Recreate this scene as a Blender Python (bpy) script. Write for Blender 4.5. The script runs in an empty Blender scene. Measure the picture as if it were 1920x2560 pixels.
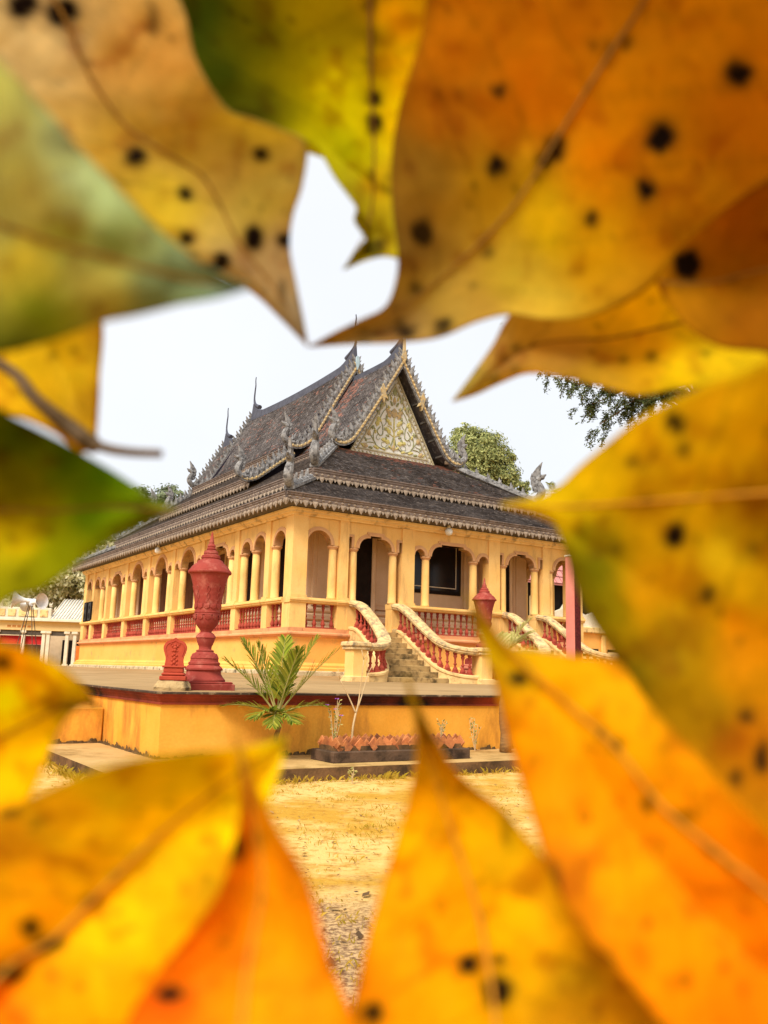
import bpy, math, random
import numpy as np
from mathutils import Matrix, Vector
random.seed(7); rnd = random.Random(11)
PI = math.pi
S = bpy.context.scene
COL = S.collection

# ------------------------------------------------------------------ camera, sky, sun, exposure
FPX, PITCH, ROLL, YAW = 2192.93, 0.180819, 0.027547, 0.567922
CAMPOS = Vector((0, 0, 1.3))
_fw = Vector((0, math.cos(PITCH), math.sin(PITCH)))
_up = Vector((0, -math.sin(PITCH), math.cos(PITCH)))
_rt = Vector((1, 0, 0))
RT = _rt * math.cos(ROLL) + _up * math.sin(ROLL)
UP = _up * math.cos(ROLL) - _rt * math.sin(ROLL)
cd = bpy.data.cameras.new('camera')
cam = bpy.data.objects.new('camera', cd); COL.objects.link(cam)
cam.matrix_world = Matrix(((RT.x, UP.x, -_fw.x, 0), (RT.y, UP.y, -_fw.y, 0), (RT.z, UP.z, -_fw.z, 1.3), (0, 0, 0, 1)))
cd.sensor_fit = 'VERTICAL'; cd.sensor_height = 36; cd.lens = FPX / 2560 * 36
cd.clip_start = 0.01; cd.clip_end = 3000
cd.dof.use_dof = True; cd.dof.focus_distance = 22; cd.dof.aperture_fstop = 12.0
S.camera = cam

SUN_EL, SUN_AZ = math.radians(48), math.radians(206)      # azimuth clockwise from +Y
w = bpy.data.worlds.new('World'); S.world = w; w.use_nodes = True
nt = w.node_tree; nt.nodes.clear()
sky = nt.nodes.new('ShaderNodeTexSky'); sky.sky_type = 'NISHITA'; sky.sun_disc = False
sky.sun_elevation = SUN_EL; sky.sun_rotation = SUN_AZ; sky.dust_density = 4.0; sky.air_density = 1.0
tc = nt.nodes.new('ShaderNodeTexCoord')
no = nt.nodes.new('ShaderNodeTexNoise'); no.inputs['Scale'].default_value = 2.2; no.inputs['Detail'].default_value = 5
rp = nt.nodes.new('ShaderNodeValToRGB')                    # the closed cloud layer
rp.color_ramp.elements[0].position = .3; rp.color_ramp.elements[0].color = (5.35, 5.5, 5.75, 1)
rp.color_ramp.elements[1].position = .7; rp.color_ramp.elements[1].color = (5.95, 6.05, 6.2, 1)
mx = nt.nodes.new('ShaderNodeMix'); mx.data_type = 'RGBA'; mx.inputs['Factor'].default_value = .88
bg = nt.nodes.new('ShaderNodeBackground'); bg.inputs['Strength'].default_value = .1
ow = nt.nodes.new('ShaderNodeOutputWorld')
nt.links.new(tc.outputs['Generated'], no.inputs['Vector']); nt.links.new(no.outputs['Fac'], rp.inputs['Fac'])
nt.links.new(sky.outputs['Color'], mx.inputs['A']); nt.links.new(rp.outputs['Color'], mx.inputs['B'])
nt.links.new(mx.outputs['Result'], bg.inputs['Color']); nt.links.new(bg.outputs['Background'], ow.inputs['Surface'])
sd = bpy.data.lights.new('sun', 'SUN'); sd.energy = 2.6; sd.angle = math.radians(24); sd.color = (1, .95, .86)
sun = bpy.data.objects.new('sun', sd); COL.objects.link(sun)
_d = Vector((math.sin(SUN_AZ) * math.cos(SUN_EL), math.cos(SUN_AZ) * math.cos(SUN_EL), math.sin(SUN_EL)))
sun.rotation_euler = _d.to_track_quat('Z', 'Y').to_euler()
S.view_settings.view_transform = 'Standard'; S.view_settings.look = 'None'
S.view_settings.gamma = 1; S.view_settings.exposure = 0.88

# ------------------------------------------------------------------ helpers
def ray(x, y):
    return RT * ((x - 960) / FPX) + UP * (-(y - 1280) / FPX) + _fw
def at(x, y, d):                       # a point seen at pixel x, y, d metres along the view axis
    return CAMPOS + ray(x, y) * d
def aty(x, y, Y):
    r = ray(x, y); return CAMPOS + r * (Y / r.y)

def tag(o, label=None, cat=None, group=None, kind=None):
    if label: o['label'] = label
    if cat: o['category'] = cat
    if group: o['group'] = group
    if kind: o['kind'] = kind
    return o
def empty(name, loc=(0, 0, 0), rz=0, label=None, cat=None, group=None):
    o = bpy.data.objects.new(name, None); COL.objects.link(o)
    o.location = loc; o.rotation_euler = (0, 0, rz)
    return tag(o, label, cat, group)
def put(mesh, name, parent=None, loc=(0, 0, 0), rot=(0, 0, 0), sc=(1, 1, 1)):
    o = bpy.data.objects.new(name, mesh); COL.objects.link(o)
    o.location = loc; o.rotation_euler = rot; o.scale = sc
    if parent is not None: o.parent = parent
    return o

class MB:
    def __init__(s): s.v = []; s.f = []; s.m = []
    def add(s, vs, fs, m=0):
        b = len(s.v); s.v += [tuple(p) for p in vs]
        for f in fs: s.f.append(tuple(b + i for i in f)); s.m.append(m)
        return s
    def box(s, x0, x1, y0, y1, z0, z1, m=0):
        return s.add([(x0, y0, z0), (x1, y0, z0), (x1, y1, z0), (x0, y1, z0), (x0, y0, z1), (x1, y0, z1), (x1, y1, z1), (x0, y1, z1)],
                     [(0, 3, 2, 1), (4, 5, 6, 7), (0, 1, 5, 4), (1, 2, 6, 5), (2, 3, 7, 6), (3, 0, 4, 7)], m)
    def bbox(s, x0, x1, y0, y1, z0, z1, c=.01, m=0):      # box with chamfered upright and top edges
        def ring(e, z): 
            a, b, cc, d = x0 + e, x1 - e, y0 + e, y1 - e
            return [(a + c, cc, z), (b - c, cc, z), (b, cc + c, z), (b, d - c, z), (b - c, d, z), (a + c, d, z), (a, d - c, z), (a, cc + c, z)]
        vs = ring(c, z0) + ring(0, z0 + c) + ring(0, z1 - c) + ring(c, z1); fs = []
        for k in range(3):
            for i in range(8):
                j = (i + 1) % 8; fs.append((k * 8 + i, k * 8 + j, k * 8 + 8 + j, k * 8 + 8 + i))
        fs.append(tuple(range(7, -1, -1))); fs.append(tuple(range(24, 32)))
        return s.add(vs, fs, m)
    def prism(s, out, fn, d0, d1, m=0):                   # polygon out[(a,b)] extruded from d0 to d1 through fn(a,b,d)
        n = len(out)
        vs = [fn(a, b, d0) for a, b in out] + [fn(a, b, d1) for a, b in out]
        fs = [tuple(range(n)), tuple(range(2 * n - 1, n - 1, -1))]
        for i in range(n):
            j = (i + 1) % n; fs.append((i, i + n, j + n, j))
        return s.add(vs, fs, m)
    def lathe(s, prof, n=20, c=(0, 0, 0), m=0, sq=0):
        vs = []; fs = []
        for r, z in prof:
            for i in range(n):
                a = 2 * PI * (i + .5) / n; k = r
                vs.append((c[0] + k * math.cos(a), c[1] + k * math.sin(a), c[2] + z))
        for k in range(len(prof) - 1):
            for i in range(n):
                j = (i + 1) % n; fs.append((k * n + i, k * n + j, k * n + n + j, k * n + n + i))
        fs.append(tuple(range(n - 1, -1, -1))); b = (len(prof) - 1) * n; fs.append(tuple(range(b, b + n)))
        return s.add(vs, fs, m)
    def tube(s, pts, rad, n=8, m=0):
        pts = [Vector(p) for p in pts]; N = len(pts)
        if not hasattr(rad, '__len__'): rad = [rad] * N
        vs = []; fs = []; ref = None
        for k, p in enumerate(pts):
            t = (pts[min(k + 1, N - 1)] - pts[max(k - 1, 0)]).normalized()
            if ref is None:
                ref = Vector((0, 0, 1)) if abs(t.z) < .9 else Vector((1, 0, 0))
            x = t.cross(ref)
            if x.length < 1e-6: x = t.orthogonal()
            x.normalize(); y = x.cross(t).normalized(); ref = y
            for i in range(n):
                a = 2 * PI * i / n; vs.append(p + x * (math.cos(a) * rad[k]) + y * (math.sin(a) * rad[k]))
        for k in range(N - 1):
            for i in range(n):
                j = (i + 1) % n; fs.append((k * n + i, k * n + j, k * n + n + j, k * n + n + i))
        fs.append(tuple(range(n - 1, -1, -1))); fs.append(tuple(range((N - 1) * n, N * n)))
        return s.add(vs, fs, m)
    def mesh(s, name, mats, smooth=False):
        me = bpy.data.meshes.new(name); me.from_pydata(s.v, [], s.f)
        if not isinstance(mats, (list, tuple)): mats = [mats]
        for q in mats: me.materials.append(q)
        if len(mats) > 1: me.polygons.foreach_set('material_index', s.m)
        if smooth: me.polygons.foreach_set('use_smooth', [True] * len(s.f))
        me.update(); return me
    def build(s, name, mats, parent=None, smooth=False, **k):
        me = s.mesh(name, mats, smooth)
        if smooth == 'auto':
            pass
        return put(me, name, parent, **k)

def autosmooth(o, deg=40):
    me = o.data if hasattr(o, 'data') else o
    me.polygons.foreach_set('use_smooth', [True] * len(me.polygons))
    try: me.set_sharp_from_angle(angle=math.radians(deg))
    except Exception: pass
    return o

def cr(pts, n=8):                      # Catmull-Rom through pts
    P = [Vector(p) for p in pts]; out = []
    for i in range(len(P) - 1):
        a = P[i - 1] if i else P[0] * 2 - P[1]; b, c = P[i], P[i + 1]; d = P[i + 2] if i + 2 < len(P) else P[-1] * 2 - P[-2]
        for k in range(n):
            t = k / n
            out.append(.5 * ((2 * b) + (c - a) * t + (2 * a - 5 * b + 4 * c - d) * t * t + (3 * b - a - 3 * c + d) * t ** 3))
    out.append(P[-1]); return out

# ------------------------------------------------------------------ materials
def L(r, g, b):                        # sRGB bytes to linear
    f = lambda c: c / 12.92 if c <= .04045 else ((c + .055) / 1.055) ** 2.4
    return (f(r / 255), f(g / 255), f(b / 255))
MATS = {}
def mat(name, a, b=None, scale=3.0, rough=.85, bump=.15, bscale=30, stretch=(1, 1, 1), stain=None, stain_amt=.5, stain_scale=1.5,
        stain_stretch=(1, 1, 1), island=0, objrand=.06, lo=.35, hi=.65, spec=.1, fine=.12):
    if name in MATS: return MATS[name]
    m = bpy.data.materials.new(name); m.use_nodes = True; T = m.node_tree; N = T.nodes; K = T.links
    p = N['Principled BSDF']; p.inputs['Roughness'].default_value = rough; p.inputs['Specular IOR Level'].default_value = spec
    t = N.new('ShaderNodeTexCoord'); geo = N.new('ShaderNodeNewGeometry')
    mp = N.new('ShaderNodeMapping'); mp.inputs['Scale'].default_value = stretch; K.new(geo.outputs['Position'], mp.inputs['Vector'])
    n1 = N.new('ShaderNodeTexNoise'); n1.inputs['Scale'].default_value = scale; n1.inputs['Detail'].default_value = 6; n1.inputs['Roughness'].default_value = .6
    K.new(mp.outputs['Vector'], n1.inputs['Vector'])
    r1 = N.new('ShaderNodeMapRange'); r1.inputs['From Min'].default_value = lo; r1.inputs['From Max'].default_value = hi; K.new(n1.outputs['Fac'], r1.inputs['Value'])
    mixn = N.new('ShaderNodeMix'); mixn.data_type = 'RGBA'
    if b is None: b = tuple(c * .8 for c in a)
    mixn.inputs['A'].default_value = (*a, 1); mixn.inputs['B'].default_value = (*b, 1); K.new(r1.outputs['Result'], mixn.inputs['Factor'])
    cur = mixn.outputs['Result']
    if stain:
        ms = N.new('ShaderNodeMapping'); ms.inputs['Scale'].default_value = stain_stretch; K.new(geo.outputs['Position'], ms.inputs['Vector'])
        n2 = N.new('ShaderNodeTexNoise'); n2.inputs['Scale'].default_value = stain_scale; n2.inputs['Detail'].default_value = 8; n2.inputs['Roughness'].default_value = .65
        K.new(ms.outputs['Vector'], n2.inputs['Vector'])
        r2 = N.new('ShaderNodeMapRange'); r2.inputs['From Min'].default_value = .62 - stain_amt * .3; r2.inputs['From Max'].default_value = .75 - stain_amt * .2; r2.clamp = True
        K.new(n2.outputs['Fac'], r2.inputs['Value'])
        m2 = N.new('ShaderNodeMix'); m2.data_type = 'RGBA'; K.new(r2.outputs['Result'], m2.inputs['Factor']); K.new(cur, m2.inputs['A']); m2.inputs['B'].default_value = (*stain, 1)
        cur = m2.outputs['Result']
    nf = N.new('ShaderNodeTexNoise'); nf.inputs['Scale'].default_value = bscale; nf.inputs['Detail'].default_value = 4
    K.new(geo.outputs['Position'], nf.inputs['Vector'])
    # brightness: fine grain + per object + per piece
    def mul(src, fac_socket, lo_, hi_):
        r = N.new('ShaderNodeMapRange'); r.inputs['To Min'].default_value = lo_; r.inputs['To Max'].default_value = hi_; K.new(fac_socket, r.inputs['Value'])
        x = N.new('ShaderNodeMix'); x.data_type = 'RGBA'; x.blend_type = 'MULTIPLY'; x.inputs['Factor'].default_value = 1
        K.new(src, x.inputs['A']); K.new(r.outputs['Result'], x.inputs['B']); return x.outputs['Result']
    cur = mul(cur, nf.outputs['Fac'], 1 - fine, 1 + fine)
    if objrand:
        oi = N.new('ShaderNodeObjectInfo'); cur = mul(cur, oi.outputs['Random'], 1 - objrand, 1 + objrand)
    if island: cur = mul(cur, geo.outputs['Random Per Island'], 1 - island, 1 + island)
    K.new(cur, p.inputs['Base Color'])
    if bump:
        bp = N.new('ShaderNodeBump'); bp.inputs['Strength'].default_value = bump; bp.inputs['Distance'].default_value = .02
        K.new(nf.outputs['Fac'], bp.inputs['Height']); K.new(bp.outputs['Normal'], p.inputs['Normal'])
    MATS[name] = m; return m

def glow_free(name, col, rough=.4, metal=0, trans=0):
    m = bpy.data.materials.new(name); m.use_nodes = True; p = m.node_tree.nodes['Principled BSDF']
    p.inputs['Base Color'].default_value = (*col, 1); p.inputs['Roughness'].default_value = rough; p.inputs['Metallic'].default_value = metal
    if trans: p.inputs['Transmission Weight'].default_value = trans
    return m

YEL = mat('yellow_paint', (.84, .53, .19), (.80, .465, .135), scale=1.2, stain=(.60, .35, .12), stain_amt=.34, stain_scale=3.5, stain_stretch=(1, 1, .22), bump=.08)
YEL2 = mat('yellow_paint_plinth', (.86, .43, .105), (.81, .37, .08), scale=.8, stain=(.45, .28, .10), stain_amt=.2, stain_scale=1.8, bump=.1)
CREAM = mat('pale_cornice_paint', (.80, .56, .24), (.70, .45, .18), scale=1.5, stain=(.30, .20, .09), stain_amt=.3, stain_scale=3, bump=.1)
TAN = mat('pink_arch_moulding', (.64, .36, .17), (.56, .30, .14), scale=2, bump=.1)
PINKB = mat('pink_string_course', (.70, .33, .15), (.62, .27, .11), scale=2, stain=(.40, .2, .1), stain_amt=.25, bump=.12)
BAL = mat('red_baluster_paint', (.40, .075, .045), (.30, .05, .03), scale=5, bump=.1, objrand=.15)
INNER = mat('inner_wall_plaster', (.74, .54, .34), (.64, .44, .25), scale=1, bump=.06)
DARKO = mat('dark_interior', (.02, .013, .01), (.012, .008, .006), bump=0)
CEIL = mat('ceiling_plaster', (.62, .47, .3), (.54, .4, .25), bump=.05)
STONE = mat('weathered_kerb_stone', (.62, .50, .30), (.45, .34, .19), scale=3, stain=(.10, .07, .04), stain_amt=.4, stain_scale=4, bump=.3)
STEP = mat('mossy_step_concrete', (.46, .30, .12), (.33, .205, .08), scale=3, stain=(.09, .06, .025), stain_amt=.5, stain_scale=3, bump=.35)
HAND = mat('weathered_handrail', (.72, .52, .25), (.64, .42, .18), scale=3, stain=(.24, .185, .12), stain_amt=.5, stain_scale=6, bump=.3)
TILE = mat('roof_tile', (.165, .148, .145), (.085, .074, .073), scale=.9, stain=(.33, .30, .285), stain_amt=.3, stain_scale=6, bump=.15, island=.25, objrand=0)
TILEP = mat('new_pink_roof_tile', (.36, .19, .15), (.26, .14, .115), scale=2, bump=.2, island=.3, objrand=0)
FASC = mat('weathered_fascia', (.215, .165, .14), (.15, .117, .10), scale=3, stain=(.08, .06, .05), stain_amt=.35, stain_scale=6, bump=.4, bscale=25)
TOOTH = mat('fascia_pendant_plaster', (.36, .285, .215), (.27, .205, .15), scale=6, stain=(.14, .11, .08), stain_amt=.3, stain_scale=10, bump=.3)
SILV = mat('grey_stucco_ornament', (.30, .29, .28), (.19, .183, .178), scale=5, stain=(.06, .056, .056), stain_amt=.5, stain_scale=8, bump=.4, bscale=50)
GOLD = mat('faded_gold_paint', (.54, .37, .15), (.42, .32, .18), scale=6, rough=.7, stain=(.26, .24, .19), stain_amt=.45, stain_scale=9, bump=.3)
RIDGE = mat('blue_grey_ridge', (.085, .09, .115), (.06, .062, .08), scale=4, bump=.2)
SOFF = mat('dark_soffit_wood', (.035, .03, .042), (.02, .018, .027), scale=3, stretch=(1, 1, 5), bump=.2)
SOFF2 = mat('grey_eave_soffit', (.13, .11, .09), (.08, .07, .06), scale=3, bump=.2)
WHITE = mat('white_gable_board', (.74, .73, .68), (.64, .63, .57), scale=4, bump=.1)
OLIVE = mat('olive_scroll_paint', (.33, .33, .17), (.25, .25, .12), scale=8, bump=.2)
GREENG = mat('yellow_green_gilding', (.58, .50, .20), (.50, .44, .15), scale=8, bump=.2)
BORDER = mat('tan_border_relief', (.50, .44, .28), (.36, .31, .2), scale=9, bump=.4)
URN = mat('brick_red_urn', (.31, .054, .039), (.23, .034, .025), scale=3.5, stain=(.38, .105, .075), stain_amt=.38, stain_scale=7, bump=.3, bscale=18)
SEMA = mat('red_boundary_stone', (.42, .07, .035), (.34, .05, .026), scale=4, bump=.25)
ROCK = mat('rough_stone_block', (.46, .32, .15), (.30, .2, .09), scale=5, stain=(.07, .05, .03), stain_amt=.4, stain_scale=5, bump=.6)
TERR = mat('terrace_concrete', (.40, .255, .115), (.32, .20, .085), scale=.5, stain=(.24, .15, .06), stain_amt=.4, stain_scale=1.2, stain_stretch=(1, 2.5, 1), bump=.3, objrand=0)
TWALL = mat('orange_retaining_wall', (.86, .42, .06), (.78, .33, .035), scale=.9, stain=(.50, .20, .03), stain_amt=.42, stain_scale=2.2, stain_stretch=(1, 1, .35), bump=.15)
TCORN = mat('dark_red_cornice', (.30, .05, .022), (.22, .036, .017), scale=2, stain=(.020, .009, .006), stain_amt=.64, stain_scale=.45, bump=.4)
TCAP = mat('black_mould_slab_edge', (.10, .065, .045), (.05, .035, .025), scale=5, stain=(.42, .3, .18), stain_amt=.2, stain_scale=9, bump=.4)
PAVE = mat('worn_pavement', (.52, .33, .125), (.42, .25, .085), scale=1.5, stain=(.27, .155, .045), stain_amt=.4, stain_scale=2, bump=.4, objrand=0)
KERB = mat('mossy_kerb_face', (.20, .105, .045), (.13, .07, .03), scale=2, stain=(.05, .03, .015), stain_amt=.55, stain_scale=3, bump=.4)
TROUGH = mat('dark_concrete_trough', (.13, .075, .045), (.08, .05, .03), scale=4, stain=(.035, .022, .014), stain_amt=.5, stain_scale=5, bump=.4)
TERRA = mat('terracotta_tile', (.48, .18, .06), (.34, .11, .04), scale=7, stain=(.16, .06, .035), stain_amt=.35, stain_scale=6, bump=.3, objrand=.3)
POST = mat('salmon_post', (.58, .20, .15), (.5, .165, .12), scale=2, bump=.1)
POSTD = mat('dark_red_carved_panel', (.13, .02, .02), (.06, .012, .012), scale=26, bump=.8, bscale=35)
BLACKB = mat('black_speaker_cloth', (.015, .012, .012), (.01, .008, .008), bump=.1)
OFFW = mat('off_white_plaster', (.72, .64, .48), (.62, .53, .38), scale=3, bump=.1)
OFFY = mat('pale_yellow_plaster', (.76, .56, .26), (.70, .48, .2), scale=1, bump=.1)
WLAMP = mat('white_glass_globe', (.8, .8, .78), (.75, .75, .72), rough=.3, bump=0)
METAL = mat('grey_metal', (.55, .55, .55), (.42, .42, .42), rough=.45, bump=.05)
RODM = mat('dark_iron_rod', (.10, .08, .06), (.07, .055, .04), bump=.1)
PINKR = mat('pink_roof_tile', (.62, .25, .22), (.54, .21, .19), scale=3, bump=.1)
GROUTD = mat('dark_roof_joint', (.20, .07, .065), bump=0)
BARK = mat('tree_bark', (.16, .11, .06), (.09, .06, .035), scale=6, stretch=(1, 1, .3), bump=.6)
PALMB = mat('palm_bark', (.30, .17, .06), (.18, .10, .04), scale=8, stretch=(1, 1, 4), bump=.5)
DIRT = None

def foliage(name, a, b, c=None, trans=.35):
    m = bpy.data.materials.new(name); m.use_nodes = True; T = m.node_tree; N = T.nodes; K = T.links
    N.clear(); o = N.new('ShaderNodeOutputMaterial'); g = N.new('ShaderNodeNewGeometry')
    cr_ = N.new('ShaderNodeValToRGB'); cr_.color_ramp.elements[0].color = (*a, 1); cr_.color_ramp.elements[1].color = (*b, 1)
    if c:
        e = cr_.color_ramp.elements.new(.93); e.color = (*c, 1); cr_.color_ramp.elements[1].position = .8
    K.new(g.outputs['Random Per Island'], cr_.inputs['Fac'])
    d = N.new('ShaderNodeBsdfDiffuse'); t = N.new('ShaderNodeBsdfTranslucent'); x = N.new('ShaderNodeMixShader'); x.inputs[0].default_value = trans
    K.new(cr_.outputs['Color'], d.inputs['Color']); K.new(cr_.outputs['Color'], t.inputs['Color'])
    K.new(d.outputs[0], x.inputs[1]); K.new(t.outputs[0], x.inputs[2]); K.new(x.outputs[0], o.inputs['Surface'])
    return m
F_ROUND = foliage('round_tree_leaves', (.13, .16, .06), (.54, .55, .22))
F_DARK = foliage('feathery_leaves', (.045, .065, .028), (.16, .19, .07))
F_OLIVE = foliage('dry_olive_leaves', (.34, .34, .12), (.74, .70, .34), (.8, .74, .5), trans=.45)
F_PALE = foliage('hazy_tree_leaves', (.13, .16, .09), (.3, .34, .2))
F_PALM = foliage('palm_leaflets', (.055, .11, .010), (.27, .38, .03), (.46, .42, .06))
F_PALMD = foliage('dry_palm_leaflets', (.30, .28, .06), (.6, .5, .2))
F_GRASS = foliage('dry_grass_blades', (.42, .25, .03), (.70, .46, .09), (.42, .31, .03))
F_LITTER = foliage('fallen_leaf_litter', (.30, .17, .06), (.66, .45, .22), (.08, .05, .03), trans=.1)
F_WEED = foliage('thin_weed_leaves', (.2, .2, .05), (.5, .42, .14))

# ================================================================== THE SETTING
P0 = Vector((-2.7, 26.0, 1.167))                         # temple corner; local x along its front, local y along its long side
TW, TL = 12.0, 24.1
def loc2w(x, y, z=0):
    c, s = math.cos(YAW), math.sin(YAW)
    return Vector((P0.x + x * c - y * s, P0.y + x * s + y * c, P0.z + z))
def w2loc(p):
    c, s = math.cos(YAW), math.sin(YAW); dx, dy = p[0] - P0.x, p[1] - P0.y
    return (dx * c + dy * s, -dx * s + dy * c)
cl = lambda t: max(0., min(1., t))
TX0, TY0 = -7.9, -12.26                                  # terrace corner in temple coordinates
def tz(x, y):                                            # terrace level (local z) with its fall for drainage
    a = -.13 * cl(-y / 2.5) - .052 * cl((-y - 2.5) / 9.7); b = -.182 * cl(-x / 7.9)
    return min(a, b)
def ring(mb, rect, prof, m=0, closed=False):             # profile (out, z) run round a rectangle with mitred corners
    x0, x1, y0, y1 = rect; vs = []
    for o, z in prof: vs += [(x0 - o, y0 - o, z), (x1 + o, y0 - o, z), (x1 + o, y1 + o, z), (x0 - o, y1 + o, z)]
    fs = []; n = len(prof)
    for k in range(n if closed else n - 1):
        k2 = (k + 1) % n
        for i in range(4):
            j = (i + 1) % 4; fs.append((k * 4 + i, k * 4 + j, k2 * 4 + j, k2 * 4 + i))
    return mb.add(vs, fs, m)
def tloc(o):
    o.location = P0; o.rotation_euler = (0, 0, YAW); return o

# ground
def ground_mat():
    m = bpy.data.materials.new('dry_sandy_ground'); m.use_nodes = True; T = m.node_tree; N = T.nodes; K = T.links; p = N['Principled BSDF']
    p.inputs['Roughness'].default_value = .95; p.inputs['Specular IOR Level'].default_value = .1
    g = N.new('ShaderNodeNewGeometry')
    def noise(sc, det=6):
        n = N.new('ShaderNodeTexNoise'); n.inputs['Scale'].default_value = sc; n.inputs['Detail'].default_value = det; n.inputs['Roughness'].default_value = .65
        K.new(g.outputs['Position'], n.inputs['Vector']); return n.outputs['Fac']
    def rng(s, a, b):
        r = N.new('ShaderNodeMapRange'); r.inputs['From Min'].default_value = a; r.inputs['From Max'].default_value = b; K.new(s, r.inputs['Value']); return r.outputs['Result']
    def mix(f, a, b):
        x = N.new('ShaderNodeMix'); x.data_type = 'RGBA'; K.new(f, x.inputs['Factor'])
        for s, v in (('A', a), ('B', b)):
            if isinstance(v, tuple): x.inputs[s].default_value = (*v, 1)
            else: K.new(v, x.inputs[s])
        return x.outputs['Result']
    c = mix(rng(noise(.8), .42, .58), (.70, .44, .14), (.50, .265, .03))
    c = mix(rng(noise(9, 8), .50, .66), c, (.40, .185, .02))
    c = mix(rng(noise(60, 3), .62, .75), c, (.20, .12, .05))
    c = mix(rng(noise(38, 3), .66, .74), c, (.80, .58, .26))
    vd = N.new('ShaderNodeVectorMath'); vd.operation = 'DISTANCE'; K.new(g.outputs['Position'], vd.inputs[0]); vd.inputs[1].default_value = (-.15, 3.9, 0)
    ad = N.new('ShaderNodeMath'); ad.operation = 'MULTIPLY_ADD'; K.new(noise(2.6), ad.inputs[0]); ad.inputs[1].default_value = -2.6; K.new(vd.outputs['Value'], ad.inputs[2])
    c = mix(rng(ad.outputs[0], .75, -.35), c, mix(rng(noise(34, 6), .42, .6), (.52, .33, .15), (.17, .09, .045)))      # bare gravelly patch
    K.new(c, p.inputs['Base Color'])
    b = N.new('ShaderNodeBump'); b.inputs['Strength'].default_value = .6; b.inputs['Distance'].default_value = .03
    K.new(noise(22, 8), b.inputs['Height']); K.new(b.outputs['Normal'], p.inputs['Normal'])
    return m
GROUND = ground_mat()
gm = MB(); NX = 60
xs = [-600, -300, -120, -60, -30] + [i * .5 - 12 for i in range(49)] + [20, 40, 80, 160, 320, 600]
ys = [-300, -60, -10] + [i * .4 for i in range(46)] + [24, 34, 50, 80, 140, 260, 600, 1200]
vs = [(x, y, (.03 * math.sin(x * 1.3 + y * .7) * math.sin(y * 1.1 - x * .4) + rnd.uniform(-.006, .006)) if (-12 <= x <= 12 and 0 < y < 9.0) else 0.) for y in ys for x in xs]
fs = [(j * len(xs) + i, j * len(xs) + i + 1, (j + 1) * len(xs) + i + 1, (j + 1) * len(xs) + i) for j in range(len(ys) - 1) for i in range(len(xs) - 1)]
gm.add(vs, fs); tag(gm.build('ground', GROUND, smooth=True), kind='structure')

# pavement (L-shaped slab with a mossy kerb) round the terrace
pz = .152 - P0.z
pv = MB()
out = [(-8.9, -13.8), (26, -13.8), (26, -12.0), (-7.7, -12.0), (-7.7, -9.73), (-8.9, -9.73)]
pv.prism(out, lambda a, b, d: (a, b, d), pz, -P0.z - .1, 1)
pv.m[-len(out) - 2] = 0
pave = tloc(tag(pv.build('pavement', [PAVE, KERB]), kind='structure'))

# terrace: floor, retaining wall, cornice
tm = MB(); gx = [TX0 - .05 + i * .62 for i in range(52)]; gy = [TY0 - .05 + i * .65 for i in range(70)]
vs = [(x, y, tz(x, y) + (rnd.uniform(-.004, .004) if 2 < i < 48 and 2 < j < 66 else 0)) for j, y in enumerate(gy) for i, x in enumerate(gx)]
n = len(gx); fs = [(j * n + i, j * n + i + 1, (j + 1) * n + i + 1, (j + 1) * n + i) for j in range(len(gy) - 1) for i in range(n - 1)]
tm.add(vs, fs); terrace = tloc(tag(tm.build('terrace', TERR, smooth=True), kind='structure'))
TR = (TX0, gx[-1], TY0, gy[-1])
ring(MB(), TR, [])
m_ = MB(); ring(m_, TR, [(-.02, -1.25), (0, -.34)]); m_.build('retaining_wall', TWALL, terrace)
m_ = MB(); ring(m_, TR, [(0.001, -.345), (.025, -.345), (.025, -.325), (.012, -.315), (.03, -.28), (.055, -.25), (.055, -.235), (.075, -.225), (.075, -.212)]); m_.build('cornice', TCORN, terrace)
m_ = MB(); ring(m_, TR, [(.05, -.212), (.085, -.211), (.09, -.19), (.085, -.183), (.03, -.1835)]); m_.build('slab_edge', TCAP, terrace)
mo = MB(); r = random.Random(31)                          # dark moss and dirt clods along the foot of the wall
def moss(p, d, nrm, n, Ln):
    for i in range(n):
        q = Vector(p) + Vector(d) * (Ln * r.random()); w_ = r.uniform(.02, .09); h = r.uniform(.008, .05) * (1 if r.random() < .8 else 1.8); e = Vector(nrm) * r.uniform(.012, .05); dv = Vector(d)
        mo.add([q - dv * w_, q + dv * w_, q + dv * w_ * .5 + Vector((0, 0, h)), q - dv * w_ * .6 + Vector((0, 0, h * .8)), q - dv * w_ + e, q + dv * w_ * .8 + e, q + e * .4 + Vector((0, 0, h * .5))], [(0, 3, 6), (3, 2, 6), (2, 1, 6), (1, 5, 6), (5, 4, 6), (4, 0, 6)])
moss((TX0 + .0, TY0 - .015, pz - .004), (1, 0, 0), (0, -1, 0), 170, 9.0); moss((TX0 - .015, TY0, pz - .004), (0, 1, 0), (-1, 0, 0), 90, 2.5); moss((TX0 - 1.0, -9.75, pz - .004), (1, 0, 0), (0, -1, 0), 40, 1.0)
mo.build('wall_foot_moss', mat('dark_moss', (.14, .075, .025), (.06, .035, .015), scale=9, bump=.5), terrace)['kind'] = 'stuff'
# low block projecting from the terrace's left side
m_ = MB(); m_.bbox(-16, TX0 - .002, -9.73, -6, -1.25, -.5, .02); m_.build('side_wall', TWALL, terrace)
# vertical plaster crack-lines are left to the paint; a low stone step butts the wall
m_ = MB(); m_.bbox(-8.3, -7.93, -9.6, -9.3, pz, pz + .05, .015); m_.build('loose_brick', KERB, terrace)

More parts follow.
